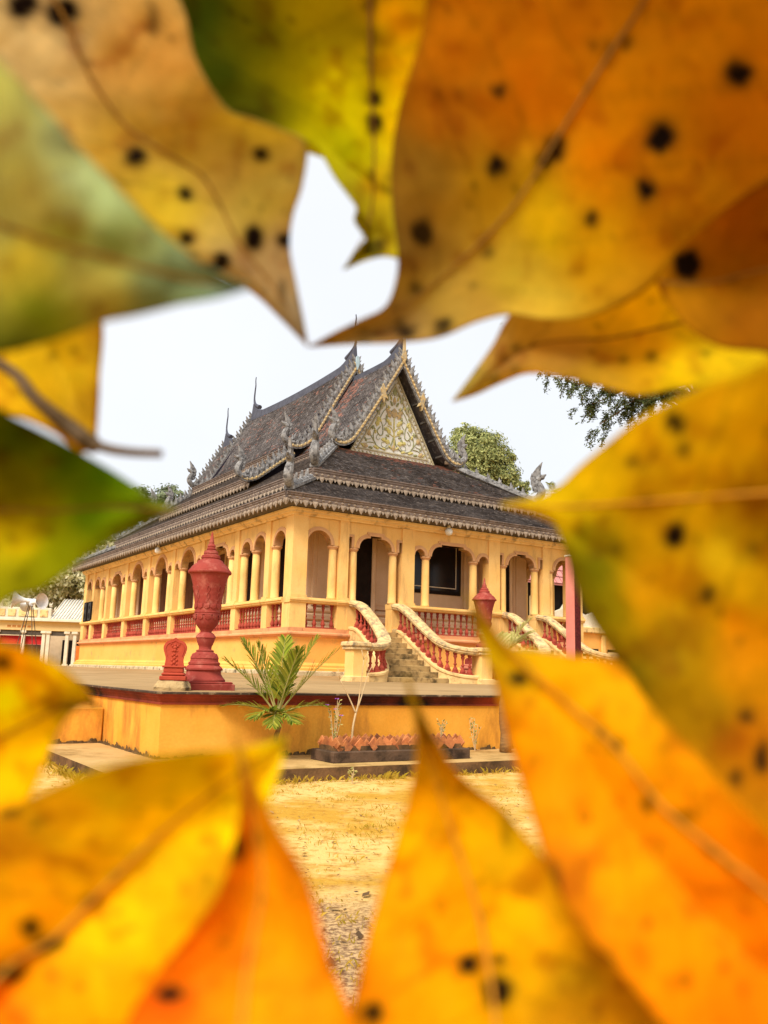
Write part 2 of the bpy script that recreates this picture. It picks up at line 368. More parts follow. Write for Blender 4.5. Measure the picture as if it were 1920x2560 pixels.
# ================================================================== THE TEMPLE
temple = empty('temple', P0, YAW, 'yellow arcaded temple with steep grey tiled gable roofs, standing on the terrace', 'temple')
ZS, ZR, ZC, ZSP, ZTOP = 1.38, 2.28, 3.82, 3.94, 4.76
RECT = (0, TW, 0, TL)
m_ = MB(); ring(m_, RECT, [(.30, -.35), (.30, .09), (.26, .12)]); m_.build('base_course', STONE, temple)
m_ = MB(); ring(m_, RECT, [(.26, .121), (.20, .13), (.20, .19), (.17, .22), (.13, .23), (.13, .28), (.09, .32), (.03, .345), (.0, .36), (.0, 1.13)]); m_.build('plinth', YEL2, temple)
m_ = MB(); ring(m_, RECT, [(.001, 1.10), (.05, 1.12), (.08, 1.16), (.14, 1.18), (.14, 1.225), (.11, 1.25), (.05, 1.265), (.05, 1.375), (-1.6, 1.38)]); m_.build('string_course', PINKB, temple)
m_ = MB(); ring(m_, RECT, [(-.02, 4.74), (.03, 4.742), (.05, 4.78), (.13, 4.82), (.13, 4.87), (.17, 4.9), (.17, 4.95), (-.3, 4.96)]); m_.build('cornice', CREAM, temple)
m_ = MB(); ring(m_, RECT, [(.15, 4.965), (.50, 5.03)]); m_.build('eave_soffit', SOFF2, temple)
m_ = MB(); ring(m_, RECT, [(-.30, 4.90), (-1.6, 4.90)]); m_.build('gallery_ceiling', CEIL, temple)

# shared meshes
colM = MB().lathe([(.15, 0), (.15, .05), (.135, .07), (.135, .4), (.13, 1.0), (.122, ZC - ZR)], 20).mesh('column', YEL, True)
capM = MB().lathe([(.122, 0), (.135, .01), (.135, .03), (.145, .045), (.17, .06), (.175, .08), (.175, .105), (.15, .121)], 20).mesh('capital', TAN, False)
balM = autosmooth(MB().lathe([(.055, 0), (.055, .06), (.045, .07), (.06, .09), (.07, .13), (.055, .19), (.03, .25), (.026, .30), (.045, .33), (.045, .35), (.026, .37), (.024, .5), (.035, .56), (.05, .6), (.05, .62), (.035, .64), (.05, .67), (.055, .69), (.055, .74)], 10).mesh('baluster', BAL))

def arch(x0, x1, kind):
    w_ = x1 - x0; xm = (x0 + x1) / 2; z = ZSP
    if kind == 'round':
        r = w_ / 2; h = min(r, .64)
        return [(xm - r * math.cos(a), z + h * math.sin(a)) for a in [PI * k / 16 for k in range(17)]]
    if kind == 'lobed':
        q = min(.36, w_ * .3); st = .07
        l = [(x0 + q - q * math.cos(a), z + q * math.sin(a)) for a in [PI / 2 * k / 7 for k in range(8)]]
        r = [(x1 - q + q * math.cos(a), z + q * math.sin(a)) for a in [PI / 2 * (7 - k) / 7 for k in range(8)]]
        return l + [(x0 + q + .05, z + q), (x0 + q + .05, z + q + st), (x1 - q - .05, z + q + st), (x1 - q - .05, z + q)] + r
    return [(x0, z), (x0, z + .33), (x1, z + .33), (x1, z)]
def offset(pts, d):
    out = []; N = len(pts)
    for i in range(N):
        a = pts[max(i - 1, 0)]; b = pts[i]; c = pts[min(i + 1, N - 1)]
        def nrm(p, q):
            dx, dz = q[0] - p[0], q[1] - p[1]; l = math.hypot(dx, dz) or 1e-9; return (-dz / l, dx / l)
        n1 = nrm(a, b) if i else nrm(b, c); n2 = nrm(b, c) if i < N - 1 else nrm(a, b)
        sx, sz = n1[0] + n2[0], n1[1] + n2[1]; dd = max(.5, (1 + n1[0] * n2[0] + n1[1] * n2[1]))
        out.append((b[0] + sx / dd * d, b[1] + sz / dd * d))
    return out
def extr(mb, prof, mp, s0, s1, m=0):                     # profile (o,z) run from s0 to s1
    return mb.prism(prof, lambda o, z, s: mp(s, o, z), s0, s1, m)
RAILP = [(-.36, 2.11), (.02, 2.11), (.05, 2.14), (.05, 2.175), (.085, 2.19), (.085, 2.235), (.06, 2.25), (.06, 2.28), (-.36, 2.28)]
def arcade(mp, length, bays, piers, gaps=(), skip_bal=False, rail_segs=None):
    for a, b, ops in bays:
        outl = [(a, ZTOP), (b, ZTOP), (b, ZSP)]
        for x0, x1, k in reversed(ops):
            pts = arch(x0, x1, k)
            for p in reversed(pts):
                if math.hypot(p[0] - outl[-1][0], p[1] - outl[-1][1]) > 1e-4: outl.append(p)
        if math.hypot(outl[-1][0] - a, outl[-1][1] - ZSP) > 1e-4: outl.append((a, ZSP))
        MB().prism(outl, lambda s, z, o: mp(s, o, z), -.30, -.05).build('arch_wall', YEL, temple)
        for x0, x1, k in ops:
            pts = arch(x0, x1, k); w_ = .085 if k == 'rect' else .12
            o2 = [(min(max(p[0], a + .004), b - .004), p[1]) for p in offset(pts, w_)]; mb = MB()
            o3 = [(min(max(p[0], a + .004), b - .004), p[1]) for p in offset(pts, w_ * .55)]
            for pa, pb, h in ((pts, o3, -.008), (o3, o2, -.024)):
                for i in range(len(pts) - 1):
                    q = [mp(pa[i][0], h, pa[i][1]), mp(pa[i + 1][0], h, pa[i + 1][1]), mp(pb[i + 1][0], h, pb[i + 1][1]), mp(pb[i][0], h, pb[i][1])]
                    bk = [mp(pa[i][0], -.31, pa[i][1]), mp(pa[i + 1][0], -.31, pa[i + 1][1]), mp(pb[i + 1][0], -.052, pb[i + 1][1]), mp(pb[i][0], -.052, pb[i][1])]
                    mb.add(q + bk, [(0, 1, 2, 3), (0, 4, 5, 1), (2, 6, 7, 3)])
            mb.build('arch_moulding', TAN, temple)
        # columns stand between openings
        e = [a] + [v for x0, x1, _ in ops for v in (x0, x1)] + [b]
        for i in range(0, len(e), 2):
            if e[i + 1] - e[i] > .2:
                s = (e[i] + e[i + 1]) / 2; p = mp(s, -.18, ZR)
                c = put(colM, 'column', temple, p)
                put(capM, 'capital', c, (0, 0, ZC - ZR))
    for s0, s1, corner in piers:
        d = (s1 - s0) if corner else .36
        m_ = MB()
        def pbox(o0, o1, z0, z1, e=0):
            m_.prism([(s0 - e, z0), (s1 + e, z0), (s1 + e, z1), (s0 - e, z1)], lambda s, z, o: mp(s, o, z), o0, o1)
        if corner == 2: continue
        q = .012 if corner else 0
        pbox(-d + .004, q, ZR - .02, ZTOP + .03); m_.build('corner_pier' if corner else 'pilaster', YEL, temple)
        m_ = MB(); pbox(-d + .003, .014 + q, ZS - .002, 2.112, .02); m_.build('balustrade_pier', YEL, temple)
        m_ = MB(); extr(m_, [(o + (.022 if o > 0 else .0), z + (.004 if z > 2.2 else -.004)) for o, z in RAILP[:-1]] + [(-.358, 2.284)], mp, s0 - .05, s1 + .05)
        pbox(-.3, .05, ZR - .01, ZR + .07, .02)
        m_.build('pier_cap', YEL, temple)
        m_ = MB(); pbox(-.06, .06 + q, 1.265, ZS - .001, -.10); m_.build('drain_block', PINKB, temple)
    ps = sorted((a, b) for a, b, c in piers)
    segs = rail_segs if rail_segs else [(ps[i][1] - .03, ps[i + 1][0] + .03) for i in range(len(ps) - 1)]
    for a, b in segs:
        m_ = MB(); extr(m_, RAILP, mp, a, b); m_.build('handrail', YEL, temple)
        m_ = MB(); extr(m_, [(-.30, ZS), (-.02, ZS), (-.02, ZS + .03), (-.30, ZS + .03)], mp, a, b); m_.build('bottom_rail', BAL, temple)
        if skip_bal: continue
        k = max(1, int((b - a - .1) / .225))
        for i in range(k):
            s = a + (b - a) * (i + .5) / k
            put(balM, 'baluster', temple, mp(s, -.16, ZS + .005))

fmap = lambda s, o, z: Vector((s, -o, z))
lmap = lambda s, o, z: Vector((-o, s, z))
rmap = lambda s, o, z: Vector((TW + o, s, z))
mir = lambda ops, T: [(T - x1, T - x0, k) for x0, x1, k in reversed(ops)]
f1 = (.5, 1.62, [(.5, 1.33, 'round')]); f2 = (1.95, 3.95, [(1.95, 2.06, 'rect'), (2.34, 3.58, 'lobed'), (3.86, 3.95, 'rect')])
f2 = (1.95, 3.95, [(1.955, 2.065, 'rect'), (2.335, 3.565, 'lobed'), (3.835, 3.945, 'rect')])
f3 = (4.44, 7.56, [(4.46, 4.87, 'round'), (5.13, 6.87, 'lobed'), (7.13, 7.54, 'round')])
fb = [f1, f2, f3] + [(TW - b, TW - a, mir(o, TW)) for a, b, o in (f2, f1)]
fp = [(0, .5, 1), (1.62, 1.95, 0), (3.95, 4.44, 0), (7.56, 8.05, 0), (10.05, 10.38, 0), (11.5, 12.0, 1)]
arcade(fmap, TW, fb, fp, rail_segs=[(.47, 1.65), (4.41, 7.59), (10.35, 11.53)])
for a, b in ((1.92, 2.33), (3.57, 3.98), (8.02, 8.43), (9.67, 10.08)):      # solid ends beside the stairs
    m_ = MB(); extr(m_, RAILP, fmap, a, b); m_.build('handrail', YEL, temple)
    m_ = MB(); m_.box(a + .01, b - .01, -.03, .34, ZS, 2.112); m_.build('balustrade_pier', YEL, temple)
l3 = lambda a, b, k: (a + .17, b - .17, [(a + .19, a + .60, 'round'), (a + .86, b - .86, k), (b - .60, b - .19, 'round')])
lb = [(.5, 1.59, [(.5, 1.33, 'round')]), (1.93, 4.03, [(1.95, 2.83, 'round'), (3.09, 3.77, 'round')]),
      l3(4.2, 7.35, 'lobed'), l3(7.35, 10.5, 'round'), l3(10.5, 13.6, 'round')]
lb += [(TL - b, TL - a, mir(o, TL)) for a, b, o in (lb[3], lb[2], lb[1], lb[0])]
pc = [1.76, 4.2, 7.35, 10.5, 13.6, 16.75, 19.9, 22.34]
lp = [(0, .5, 2)] + [(c - .17, c + .17, 0) for c in pc] + [(TL - .5, TL, 1)]
arcade(lmap, TL, lb, lp)
arcade(rmap, TL, lb, [(0, .5, 2)] + lp[1:], skip_bal=True)
m_ = MB(); m_.box(.5, TW - .5, TL - .3, TL - .02, ZS, ZTOP); m_.build('rear_wall', YEL, temple)
# hall behind the galleries
SHUT = mat('brown_wooden_shutter', (.16, .07, .035), (.10, .045, .022), scale=4, stretch=(1, 1, .2), bump=.2)
CX0, CX1, CY0, CY1 = 1.35, TW - 1.35, 1.55, TL - 1.55
hallR = (CX0, CX1, CY0, CY1)
m_ = MB(); ring(m_, hallR, [(0, ZS), (0, 4.95)]); m_.build('hall_wall', INNER, temple)
m_ = MB(); ring(m_, hallR, [(.26, ZS), (.26, ZS + .12), (.2, ZS + .15), (.2, ZS + .25), (.12, ZS + .3), (.2, ZS + .36), (.2, ZS + .5), (.1, ZS + .56), (.16, ZS + .62), (.16, ZS + .68), (.03, ZS + .78), (.0, ZS + .8)]); m_.build('hall_base_moulding', INNER, temple)
def leafbox(name, x0, x1, y, z0, z1, matr, d=.03):
    m_ = MB(); m_.box(x0, x1, y - d, y + .02, z0, z1); return m_.build(name, matr, temple)
for a, b in ((2.45, 3.58), (8.42, 9.55)):
    dr = leafbox('door', a, b, CY0 - .27, ZS + .01, 4.55, DARKO, .02)
    m_ = MB(); m_.box(a - .14, a, CY0 - .33, CY0 + .02, ZS + .01, 4.7); m_.box(b, b + .14, CY0 - .33, CY0 + .02, ZS + .01, 4.7); m_.box(a - .14, b + .14, CY0 - .335, CY0 + .02, 4.552, 4.72); m_.build('door_frame', INNER, dr)
for a, b in ((3.72, 4.40), (7.6, 8.28), (1.5, 2.1), (9.9, 10.5)):
    m_ = MB(); m_.box(a, b, CY0 - .12, CY0 + .01, ZS + .8, 4.93); m_.box(a + .12, b - .12, CY0 - .145, CY0 - .1, ZS + .95, 4.75); m_.build('hall_pilaster', INNER, temple)
GLASS = glow_free('dark_window_glass', (.012, .01, .01), .22)
GLASS.node_tree.nodes['Principled BSDF'].inputs['Specular IOR Level'].default_value = .3
win = leafbox('window', 4.5, 7.5, CY0, ZS + 1.5, 4.88, DARKO, .05)
m_ = MB(); m_.box(4.62, 7.38, CY0 - .058, CY0 - .052, ZS + 1.62, 4.8); m_.build('pane', GLASS, win)
m_ = MB()
for x0, x1, z0, z1 in ((4.72, 7.28, ZS + 1.72, ZS + 1.75), (7.25, 7.28, ZS + 1.752, 4.8), (4.72, 4.75, ZS + 1.752, 4.8)): m_.box(x0, x1, CY0 - .066, CY0 - .06, z0, z1)
m_.build('frame_line', OFFW, win)
for c in (3.0, 5.8, 8.9, 12.05, 15.2, 18.3, 21.1):           # openings on the long sides
    for x, sg in ((CX0, -1), (CX1, 1)):
        o = MB().box(min(x, x + sg * .03), max(x, x + sg * .03), c - .55, c + .55, ZS + .85, 4.5).build('side_opening', DARKO if c in (3.0, 5.8) else SHUT, temple)
        m_ = MB()
        for y0, y1 in ((c - .66, c - .551), (c + .551, c + .66)): m_.box(min(x, x + sg * .07), max(x, x + sg * .07), y0, y1, ZS + .8, 4.62)
        m_.build('opening_frame', INNER, o)
    MB().box(CX0 - .1, CX0 - .002, c + 1.15, c + 1.6, ZS + .8, 4.93).build('hall_pilaster', INNER, temple)

# ------------------------------------------------------------------ roofs
def tiled(name, P, Sx, Ty, ext=None, row=.10, tw=.13, pink=None, seed=1, parent=temple, detail=True):
    r = random.Random(seed); mb = MB(); NS, NT = 14, 10
    def Q(s, t, h=0):
        e = .02; p = Vector(P(s, t)); a = Vector(P(s + e, t)) - p; b = Vector(P(s, t + e)) - p
        nn = a.cross(b); nn.normalize()
        if nn.z < 0: nn = -nn
        return p + nn * h
    E_ = ext or (lambda t: (0, Sx))
    vs = []
    for h in (-.03, -.07):
        for j in range(NT + 1):
            t = Ty * j / NT; a, b = E_(t)
            for i in range(NS + 1): vs.append(Q(a + (b - a) * i / NS, t, h))
    n = NS + 1; k = n * (NT + 1); fs = []
    for j in range(NT):
        for i in range(NS):
            a = j * n + i; fs += [(a, a + 1, a + 1 + n, a + n), (k + a, k + a + n, k + a + n + 1, k + a + 1)]
    body = MB().add(vs, fs).build(name, [SOFF if detail else TILE], parent)
    if not detail: return body
    i = 0
    while i * row < Ty - .02:
        t0 = i * row; t1 = min(t0 + row * 1.3, Ty); a, b = E_(t0); a1, b1 = E_(min(t1, Ty)); a = max(a, a1) if ext else a; b = min(b, b1) if ext else b
        s = a - tw * (.5 if i % 2 else 0) 
        while s < b - .02:
            x0, x1 = max(s + .004, a), min(s + tw - .004, b); s += tw
            if x1 - x0 < .03: continue
            h = .036 + r.uniform(-.005, .005); j = r.uniform(-.006, .006); tt = max(0, t0 + j)
            sl = 1 if pink and r.random() < pink((x0 + x1) / 2, t0) else 0
            hh = h + r.uniform(-.004, .004)
            mb.add([Q(x0, tt, h), Q(x1, tt, hh), Q(x1, t1, .004), Q(x0, t1, .004), Q(x0, tt, h - .026), Q(x1, tt, hh - .026)], [(0, 1, 2, 3), (4, 5, 1, 0)], sl)
        i += 1
    o = mb.build('tiles', [TILE, TILEP], body); o['kind'] = 'stuff'
    return body
def quadP(e0, e1, t0, t1):                               # eave start/end, top start/end
    e0, e1, t0, t1 = map(Vector, (e0, e1, t0, t1)); Lr = (e1 - e0); Sx = Lr.length; d = Lr / Sx
    up = t0 - e0; sh0 = up.dot(d); upn = up - d * sh0; Ty = upn.length; upn = upn / Ty
    sh1 = (t1 - e1).dot(d)
    return (lambda s, t: e0 + d * s + upn * t), Sx, Ty, (lambda t: (sh0 * t / Ty, Sx + sh1 * t / Ty))
O1 = .56
def skirt(name, rect_e, ze, rect_t, zt_, pinkf=None, det=(1, 1, 0, 0), seed=3):
    ex0, ex1, ey0, ey1 = rect_e; tx0, tx1, ty0, ty1 = rect_t
    sides = [((ex0, ey0, ze), (ex1, ey0, ze), (tx0, ty0, zt_), (tx1, ty0, zt_)), ((ex0, ey1, ze), (ex0, ey0, ze), (tx0, ty1, zt_), (tx0, ty0, zt_)),
             ((ex1, ey0, ze), (ex1, ey1, ze), (tx1, ty0, zt_), (tx1, ty1, zt_)), ((ex1, ey1, ze), (ex0, ey1, ze), (tx1, ty1, zt_), (tx0, ty1, zt_))]
    for i, q in enumerate(sides):
        P, Sx, Ty, ex = quadP(*q); tiled(name, P, Sx, Ty, ex, pink=pinkf if i == 0 else None, seed=seed + i, detail=bool(det[i]))
skirt('lower_roof_slope', (-O1, TW + O1, -O1, TL + O1), 5.31, (1.35, TW - 1.35, 1.35, TL - 1.35), 6.22)
E2 = (1.1, TW - 1.1, 1.0, TL - 1.0)
skirt('middle_roof_slope', E2, 6.53, (3.55, TW - 3.55, 3.9, TL - 3.9), 8.18, pinkf=lambda s, t: .85 * cl((t - 2.55) / .5) * (1 if s > 2.5 else .3) + .03, seed=9)
# fascia boards with pendants
def pend(w_, h, t):
    o = [(-w_ / 2, 0), (w_ / 2, 0), (w_ * .46, -h * .35), (w_ * .22, -h * .72), (0, -h), (-w_ * .22, -h * .72), (-w_ * .46, -h * .35)]
    mb = MB(); n = len(o)
    mb.add([(a, 0, b) for a, b in o] + [(a, -t, b) for a, b in o] + [(0, -t - .02, -h * .4)],
           [tuple(range(n))] + [(i, (i + 1) % n, (i + 1) % n + n, i + n) for i in range(n)] + [(i + n, (i + 1) % n + n, 2 * n) for i in range(n)])
    return mb
pendM = pend(.19, .20, .03).mesh('pendant', TOOTH)
def fascia(p0, p1, out, zb, zt_, pitch=.32, single=True, drop=.2):
    p0, p1, out = Vector(p0), Vector(p1), Vector(out); d = p1 - p0; Ln = d.length; d /= Ln; rz = math.atan2(d.y, d.x)
    F = lambda s, o, z: p0 + d * s + out * o + Vector((0, 0, z - p0.z))
    h = zt_ - zb
    prof = [(-.05, zb), (.0, zb), (.02, zb + h * .15), (.02, zb + h * .5), (.045, zb + h * .62), (.045, zb + h * .8), (.07, zb + h * .86), (.07, zt_), (-.05, zt_)]
    fa = MB().prism(prof, lambda o, z, s: F(s, o, z), 0, Ln).build('fascia', FASC, temple)
    n = int(Ln / pitch); sm = MB()
    flip = 1 if (Vector((d.y, -d.x, 0)).dot(out) > 0) else -1
    for i in range(n + 1):
        s = Ln * i / n
        if single: put(pendM, 'pendant', fa, F(s, .0, zb + .02), (0, 0, rz if flip > 0 else rz + PI), (1, 1, drop / .2))
        else:
            for (a, b) in ((-.09, .12), ): pass
            sm.add([F(s - .09, .01, zb + .02), F(s + .09, .01, zb + .02), F(s + .08, .03, zb - .05), F(s, .03, zb - drop + .02), F(s - .08, .03, zb - .05)], [(0, 1, 2, 3, 4)])
        if i < n:
            s += Ln / n / 2
            sm.add([F(s - .06, .004, zb + .02), F(s + .06, .004, zb + .02), F(s + .05, .016, zb - .03), F(s, .016, zb - drop * .55), F(s - .05, .016, zb - .03)], [(0, 1, 2, 3, 4)])
    # carved rosettes along the band
    k = int(Ln / .22)
    for i in range(k):
        s = Ln * (i + .5) / k; z = zb + h * .33
        sm.add([F(s - .07, .021, z), F(s, .021, z - h * .14), F(s + .07, .021, z), F(s, .021, z + h * .14), F(s, .045, z)], [(0, 1, 4), (1, 2, 4), (2, 3, 4), (3, 0, 4)])
    o = sm.build('small_pendants', TOOTH, fa); o['kind'] = 'stuff'
    return fa
fascia((-O1, -O1, 5.1), (TW + O1, -O1, 5.1), (0, -1, 0), 5.07, 5.31)
fascia((-O1, TL + O1, 5.1), (-O1, -O1, 5.1), (-1, 0, 0), 5.07, 5.31)
fascia((TW + O1, -O1, 5.1), (TW + O1, TL + O1, 5.1), (1, 0, 0), 5.07, 5.31, single=False)
fascia((1.1, 1.0, 6.25), (TW - 1.1, 1.0, 6.25), (0, -1, 0), 6.25, 6.53)
fascia((1.1, TL - 1, 6.25), (1.1, 1.0, 6.25), (-1, 0, 0), 6.25, 6.53, single=False)
# vertical upstand under each higher eave
m_ = MB(); ring(m_, (1.3, TW - 1.3, 1.3, TL - 1.3), [(0, 6.1), (0, 6.5)]); m_.build('roof_upstand', SOFF, temple)

# ornaments
def blade(mb, base, tip, wid, th, plane_n, bend=.25, m=0):
    b, t, nn = Vector(base), Vector(tip), Vector(plane_n).normalized(); ax = t - b; sd_ = ax.cross(nn).normalized()
    a0 = b - sd_ * wid * .5; a1 = b + sd_ * wid * .5; m1 = b + ax * .5 + sd_ * wid * (bend + .38); m0 = b + ax * .5 + sd_ * wid * (bend - .38)
    out = [a0, a1, m1, t, m0]
    mb.add([p + nn * th / 2 for p in out] + [p - nn * th / 2 for p in out] + [b + ax * .4 + sd_ * wid * bend * .6 + nn * th, b + ax * .4 + sd_ * wid * bend * .6 - nn * th],
           [(0, 1, 10), (1, 2, 10), (2, 3, 10), (3, 4, 10), (4, 0, 10), (6, 5, 11), (7, 6, 11), (8, 7, 11), (9, 8, 11), (5, 9, 11)] +
           [(i, i + 5, (i + 1) % 5 + 5, (i + 1) % 5) for i in range(5)], m)
flameM = (lambda mb: (blade(mb, (0, 0, -.04), (.13, 0, .30), .20, .07, (0, 1, 0), -.35), blade(mb, (.06, 0, -.03), (.02, 0, .19), .12, .09, (0, 1, 0), -.2), mb)[2])(MB()).mesh('flame_crest', SILV)
crestM = (lambda mb: (blade(mb, (0, 0, -.03), (.09, 0, .30), .14, .06, (0, 1, 0), -.35), blade(mb, (.05, 0, -.02), (.01, 0, .2), .1, .08, (0, 1, 0), -.2), mb)[2])(MB()).mesh('flame_crest', SILV)
def naga_mesh(h=1.4, gold=False):
    mb = MB(); k = h / 1.4
    path = cr([(-.25, 0, .02), (0, 0, -.02), (.2, 0, .05), (.3, 0, .25), (.24, 0, .45), (.16, 0, .62), (.2, 0, .78)], 5)
    rad = [.11 + .06 * math.sin(PI * i / (len(path) - 1)) - .02 * i / (len(path) - 1) for i in range(len(path))]
    mb.tube([p * k for p in path], [r * k for r in rad], 8)
    V_ = lambda *a: Vector(a) * k; N_ = (0, 1, 0)
    mb.tube([V_(.16, 0, .72), V_(.26, 0, .84), V_(.38, 0, .86), V_(.48, 0, .93)], [.13 * k, .11 * k, .075 * k, .02 * k], 8)
    mb.tube([V_(.26, 0, .78), V_(.36, 0, .76), V_(.42, 0, .79)], [.05 * k, .04 * k, .012 * k], 6)
    blade(mb, V_(.16, 0, .8), V_(.34, 0, 1.42), .25 * k, .08 * k, N_, .3)
    blade(mb, V_(.1, 0, .76), V_(.12, 0, 1.2), .23 * k, .08 * k, N_, .25)
    blade(mb, V_(.06, 0, .66), V_(-.06, 0, 1.0), .23 * k, .08 * k, N_, .2)
    blade(mb, V_(.1, 0, .5), V_(-.1, 0, .76), .22 * k, .08 * k, N_, .2)
    blade(mb, V_(.16, 0, .32), V_(-.06, 0, .52), .22 * k, .08 * k, N_, .2)
    for i in range(7):
        p = path[4 + i * 3] if 4 + i * 3 < len(path) else path[-1]
        mb.add([(p.x * k + .1 * k, -.10 * k, p.z * k), (p.x * k + .03, -.13 * k, p.z * k + .05), (p.x * k - .04, -.1 * k, p.z * k), (p.x * k + .03, -.13 * k, p.z * k - .06)], [(0, 1, 2, 3)])
    return mb
nagaM = autosmooth(naga_mesh(1.45).mesh('naga_finial', SILV), 35)
nagaS = autosmooth(naga_mesh(1.15).mesh('naga_finial', [SILV]), 35)
chofaM = MB()
pth = cr([(.75, 0, -.38), (.4, 0, -.22), (.12, 0, -.02), (.02, 0, .28), (.05, 0, .7), (.10, 0, 1.0), (.06, 0, 1.3), (.09, 0, 1.5)], 6)
chofaM.tube(pth, [.12 - .075 * cl(i / 18) - .022 * cl((i - 18) / 24) for i in range(len(pth))], 8)
chofaM = autosmooth(chofaM.mesh('ridge_horn', RIDGE), 50)

def gable_section(ya, yb, ridge, prof, name, front=1, sag=.12, chofa=True, tiles=True, eave=True, soffit=True, seed=20, both=False):
    """pitched roof from ya (its open gable end) to yb; prof = [(half width, z)] from ridge to eave"""
    sg = 1 if yb > ya else -1; Ln = abs(yb - ya); X = TW / 2
    pts = cr([(a, z, 0) for a, z in prof], 5); cum = [0]
    for i in range(1, len(pts)): cum.append(cum[-1] + (pts[i] - pts[i - 1]).length)
    T = cum[-1]
    def prof_at(t):                                      # t from eave upward
        d = T - max(0, min(T, t))
        for i in range(1, len(cum)):
            if d <= cum[i] + 1e-9:
                f = (d - cum[i - 1]) / (cum[i] - cum[i - 1]); q = pts[i - 1].lerp(pts[i], f); return q.x, q.y
        return pts[-1].x, pts[-1].y
    def mk(side):
        def P(s, t):
            a, z = prof_at(t); y = ya + sg * max(-.3, min(Ln + .3, s)); u = 2 * s / Ln - 1
            return Vector((X + side * a, y, z - sag * (1 - u * u) * (t / T)))
        return P
    for side in (-1, 1):
        tiled(name, mk(side), Ln, T, None, pink=(lambda s, t: (.5 if (Ln < 5 and s > 2.3) else .04)), seed=seed + side, detail=(side < 0 and tiles))
    # ridge beam with upswept ends
    def zr(s):
        u = 2 * s / Ln - 1; e = max(0, 1 - s / 1.3, (1 - (Ln - s) / 1.3) if both else 0); return ridge - sag * (1 - u * u) + .55 * e * e
    mb = MB(); vs = []; NR = 36
    for i in range(NR + 1):
        q = Ln * i / NR; y = ya + sg * q; u = 2 * q / Ln - 1; zb = prof[0][1] - sag * (1 - u * u) - .22; z = zr(q); k = .10 - .05 * cl((z - ridge) / .5)
        vs += [(X - .16, y, zb), (X - .12, y, zb + .24), (X - k, y, z), (X, y, z + .05), (X + k, y, z), (X + .12, y, zb + .24), (X + .16, y, zb)]
    fs = [(i * 7 + j, i * 7 + j + 1, i * 7 + 8 + j, i * 7 + 7 + j) for i in range(NR) for j in range(6)] + [tuple(range(7)), tuple(range(NR * 7 + 6, NR * 7 - 1, -1))]
    mb.add(vs, fs).build('ridge', RIDGE, temple)
    if chofa: put(chofaM, 'ridge_horn', temple, (X, ya - sg * .02, zr(0) + .02), (0, 0, sg * PI / 2), (1, 1, .95))
    return mk, prof_at, T
def barge(y, out, path, name='barge_board', width=.24, nag=nagaS, pitch=.33, flames=True):
    """verge board in the plane y, following path [(half width, z)] on both sides"""
    X = TW / 2
    for side in (-1, 1):
        q = [(p.x, p.y) for p in cr([(a, z, 0) for a, z in path], 6)]
        o2 = offset(q, -width); mb = MB(); gb = MB(); n = len(q)
        for i in range(n - 1):
            for pa, pb, y0, y1, B_ in ((q, o2, y - .05, y + .05, mb), (offset(q, -width * .38), offset(q, -width * .72), y + out * .05, y + out * .075, gb)):
                c = [Vector((X + side * p[0], 0, p[1])) for p in (pa[i], pa[i + 1], pb[i + 1], pb[i])]
                B_.add([(p.x, y0, p.z) for p in c] + [(p.x, y1, p.z) for p in c], [(0, 1, 2, 3), (7, 6, 5, 4), (0, 4, 5, 1), (1, 5, 6, 2), (2, 6, 7, 3), (3, 7, 4, 0)])
        # gold studs
        cum = [0]
        for i in range(1, n): cum.append(cum[-1] + math.hypot(q[i][0] - q[i - 1][0], q[i][1] - q[i - 1][1]))
        def on(d, off):
            for i in range(1, n):
                if d <= cum[i]:
                    f = (d - cum[i - 1]) / (cum[i] - cum[i - 1]); oo = offset(q, off)
                    return (oo[i - 1][0] * (1 - f) + oo[i][0] * f, oo[i - 1][1] * (1 - f) + oo[i][1] * f, math.atan2(q[i][1] - q[i - 1][1], q[i][0] - q[i - 1][0]))
            return (*q[-1], 0)
        k = int(cum[-1] / .16)
        for i in range(k):
            a, z, _ = on(cum[-1] * (i + .5) / k, -width * .54); c = Vector((X + side * a, y + out * .075, z))
            gb.add([c + Vector((.06, 0, 0)), c + Vector((0, 0, .075)), c - Vector((.06, 0, 0)), c - Vector((0, 0, .075)), c + Vector((0, out * .045, 0))], [(0, 1, 4), (1, 2, 4), (2, 3, 4), (3, 0, 4)])
        bo = mb.build(name, SILV, temple); gb.build('gold_band', GOLD, bo)
        if flames:
            k = int((cum[-1] - .25) / pitch)
            for i in range(k + 1):
                a, z, an = on(.2 + (cum[-1] - .3) * i / k, .0)
                # flame mesh leans along +x; point it up the slope
                put(flameM, 'flame_crest', bo, (X + side * a, y, z), (0, -(an if side > 0 else -an), 0) if False else (0, side * -an * .55, 0), (-side * 1.2, 1.1, 1.45))
        if nag:
            a, z = q[-1]; put(nag, 'naga_finial', temple, (X + side * (a - .08), y, z - .1), (0, 0, 0 if side > 0 else PI))
# main hall roof
MAINP = [(0, 12.9), (1.0, 11.15), (1.9, 9.55), (2.5, 8.98), (3.0, 8.74)]
gable_section(6.95, TL - 6.95, 13.05, MAINP, 'main_roof_slope', seed=30, sag=.16, both=True)
put(chofaM, 'ridge_horn', temple, (6, TL - 6.93, 13.62), (0, 0, -PI / 2), (1, 1, .95))
VERG_M = [(0, 12.92), (1.0, 11.15), (1.9, 9.52), (2.35, 9.05), (2.75, 8.95), (3.0, 9.05)]
barge(6.85, -1, VERG_M); barge(TL - 6.85, 1, VERG_M)
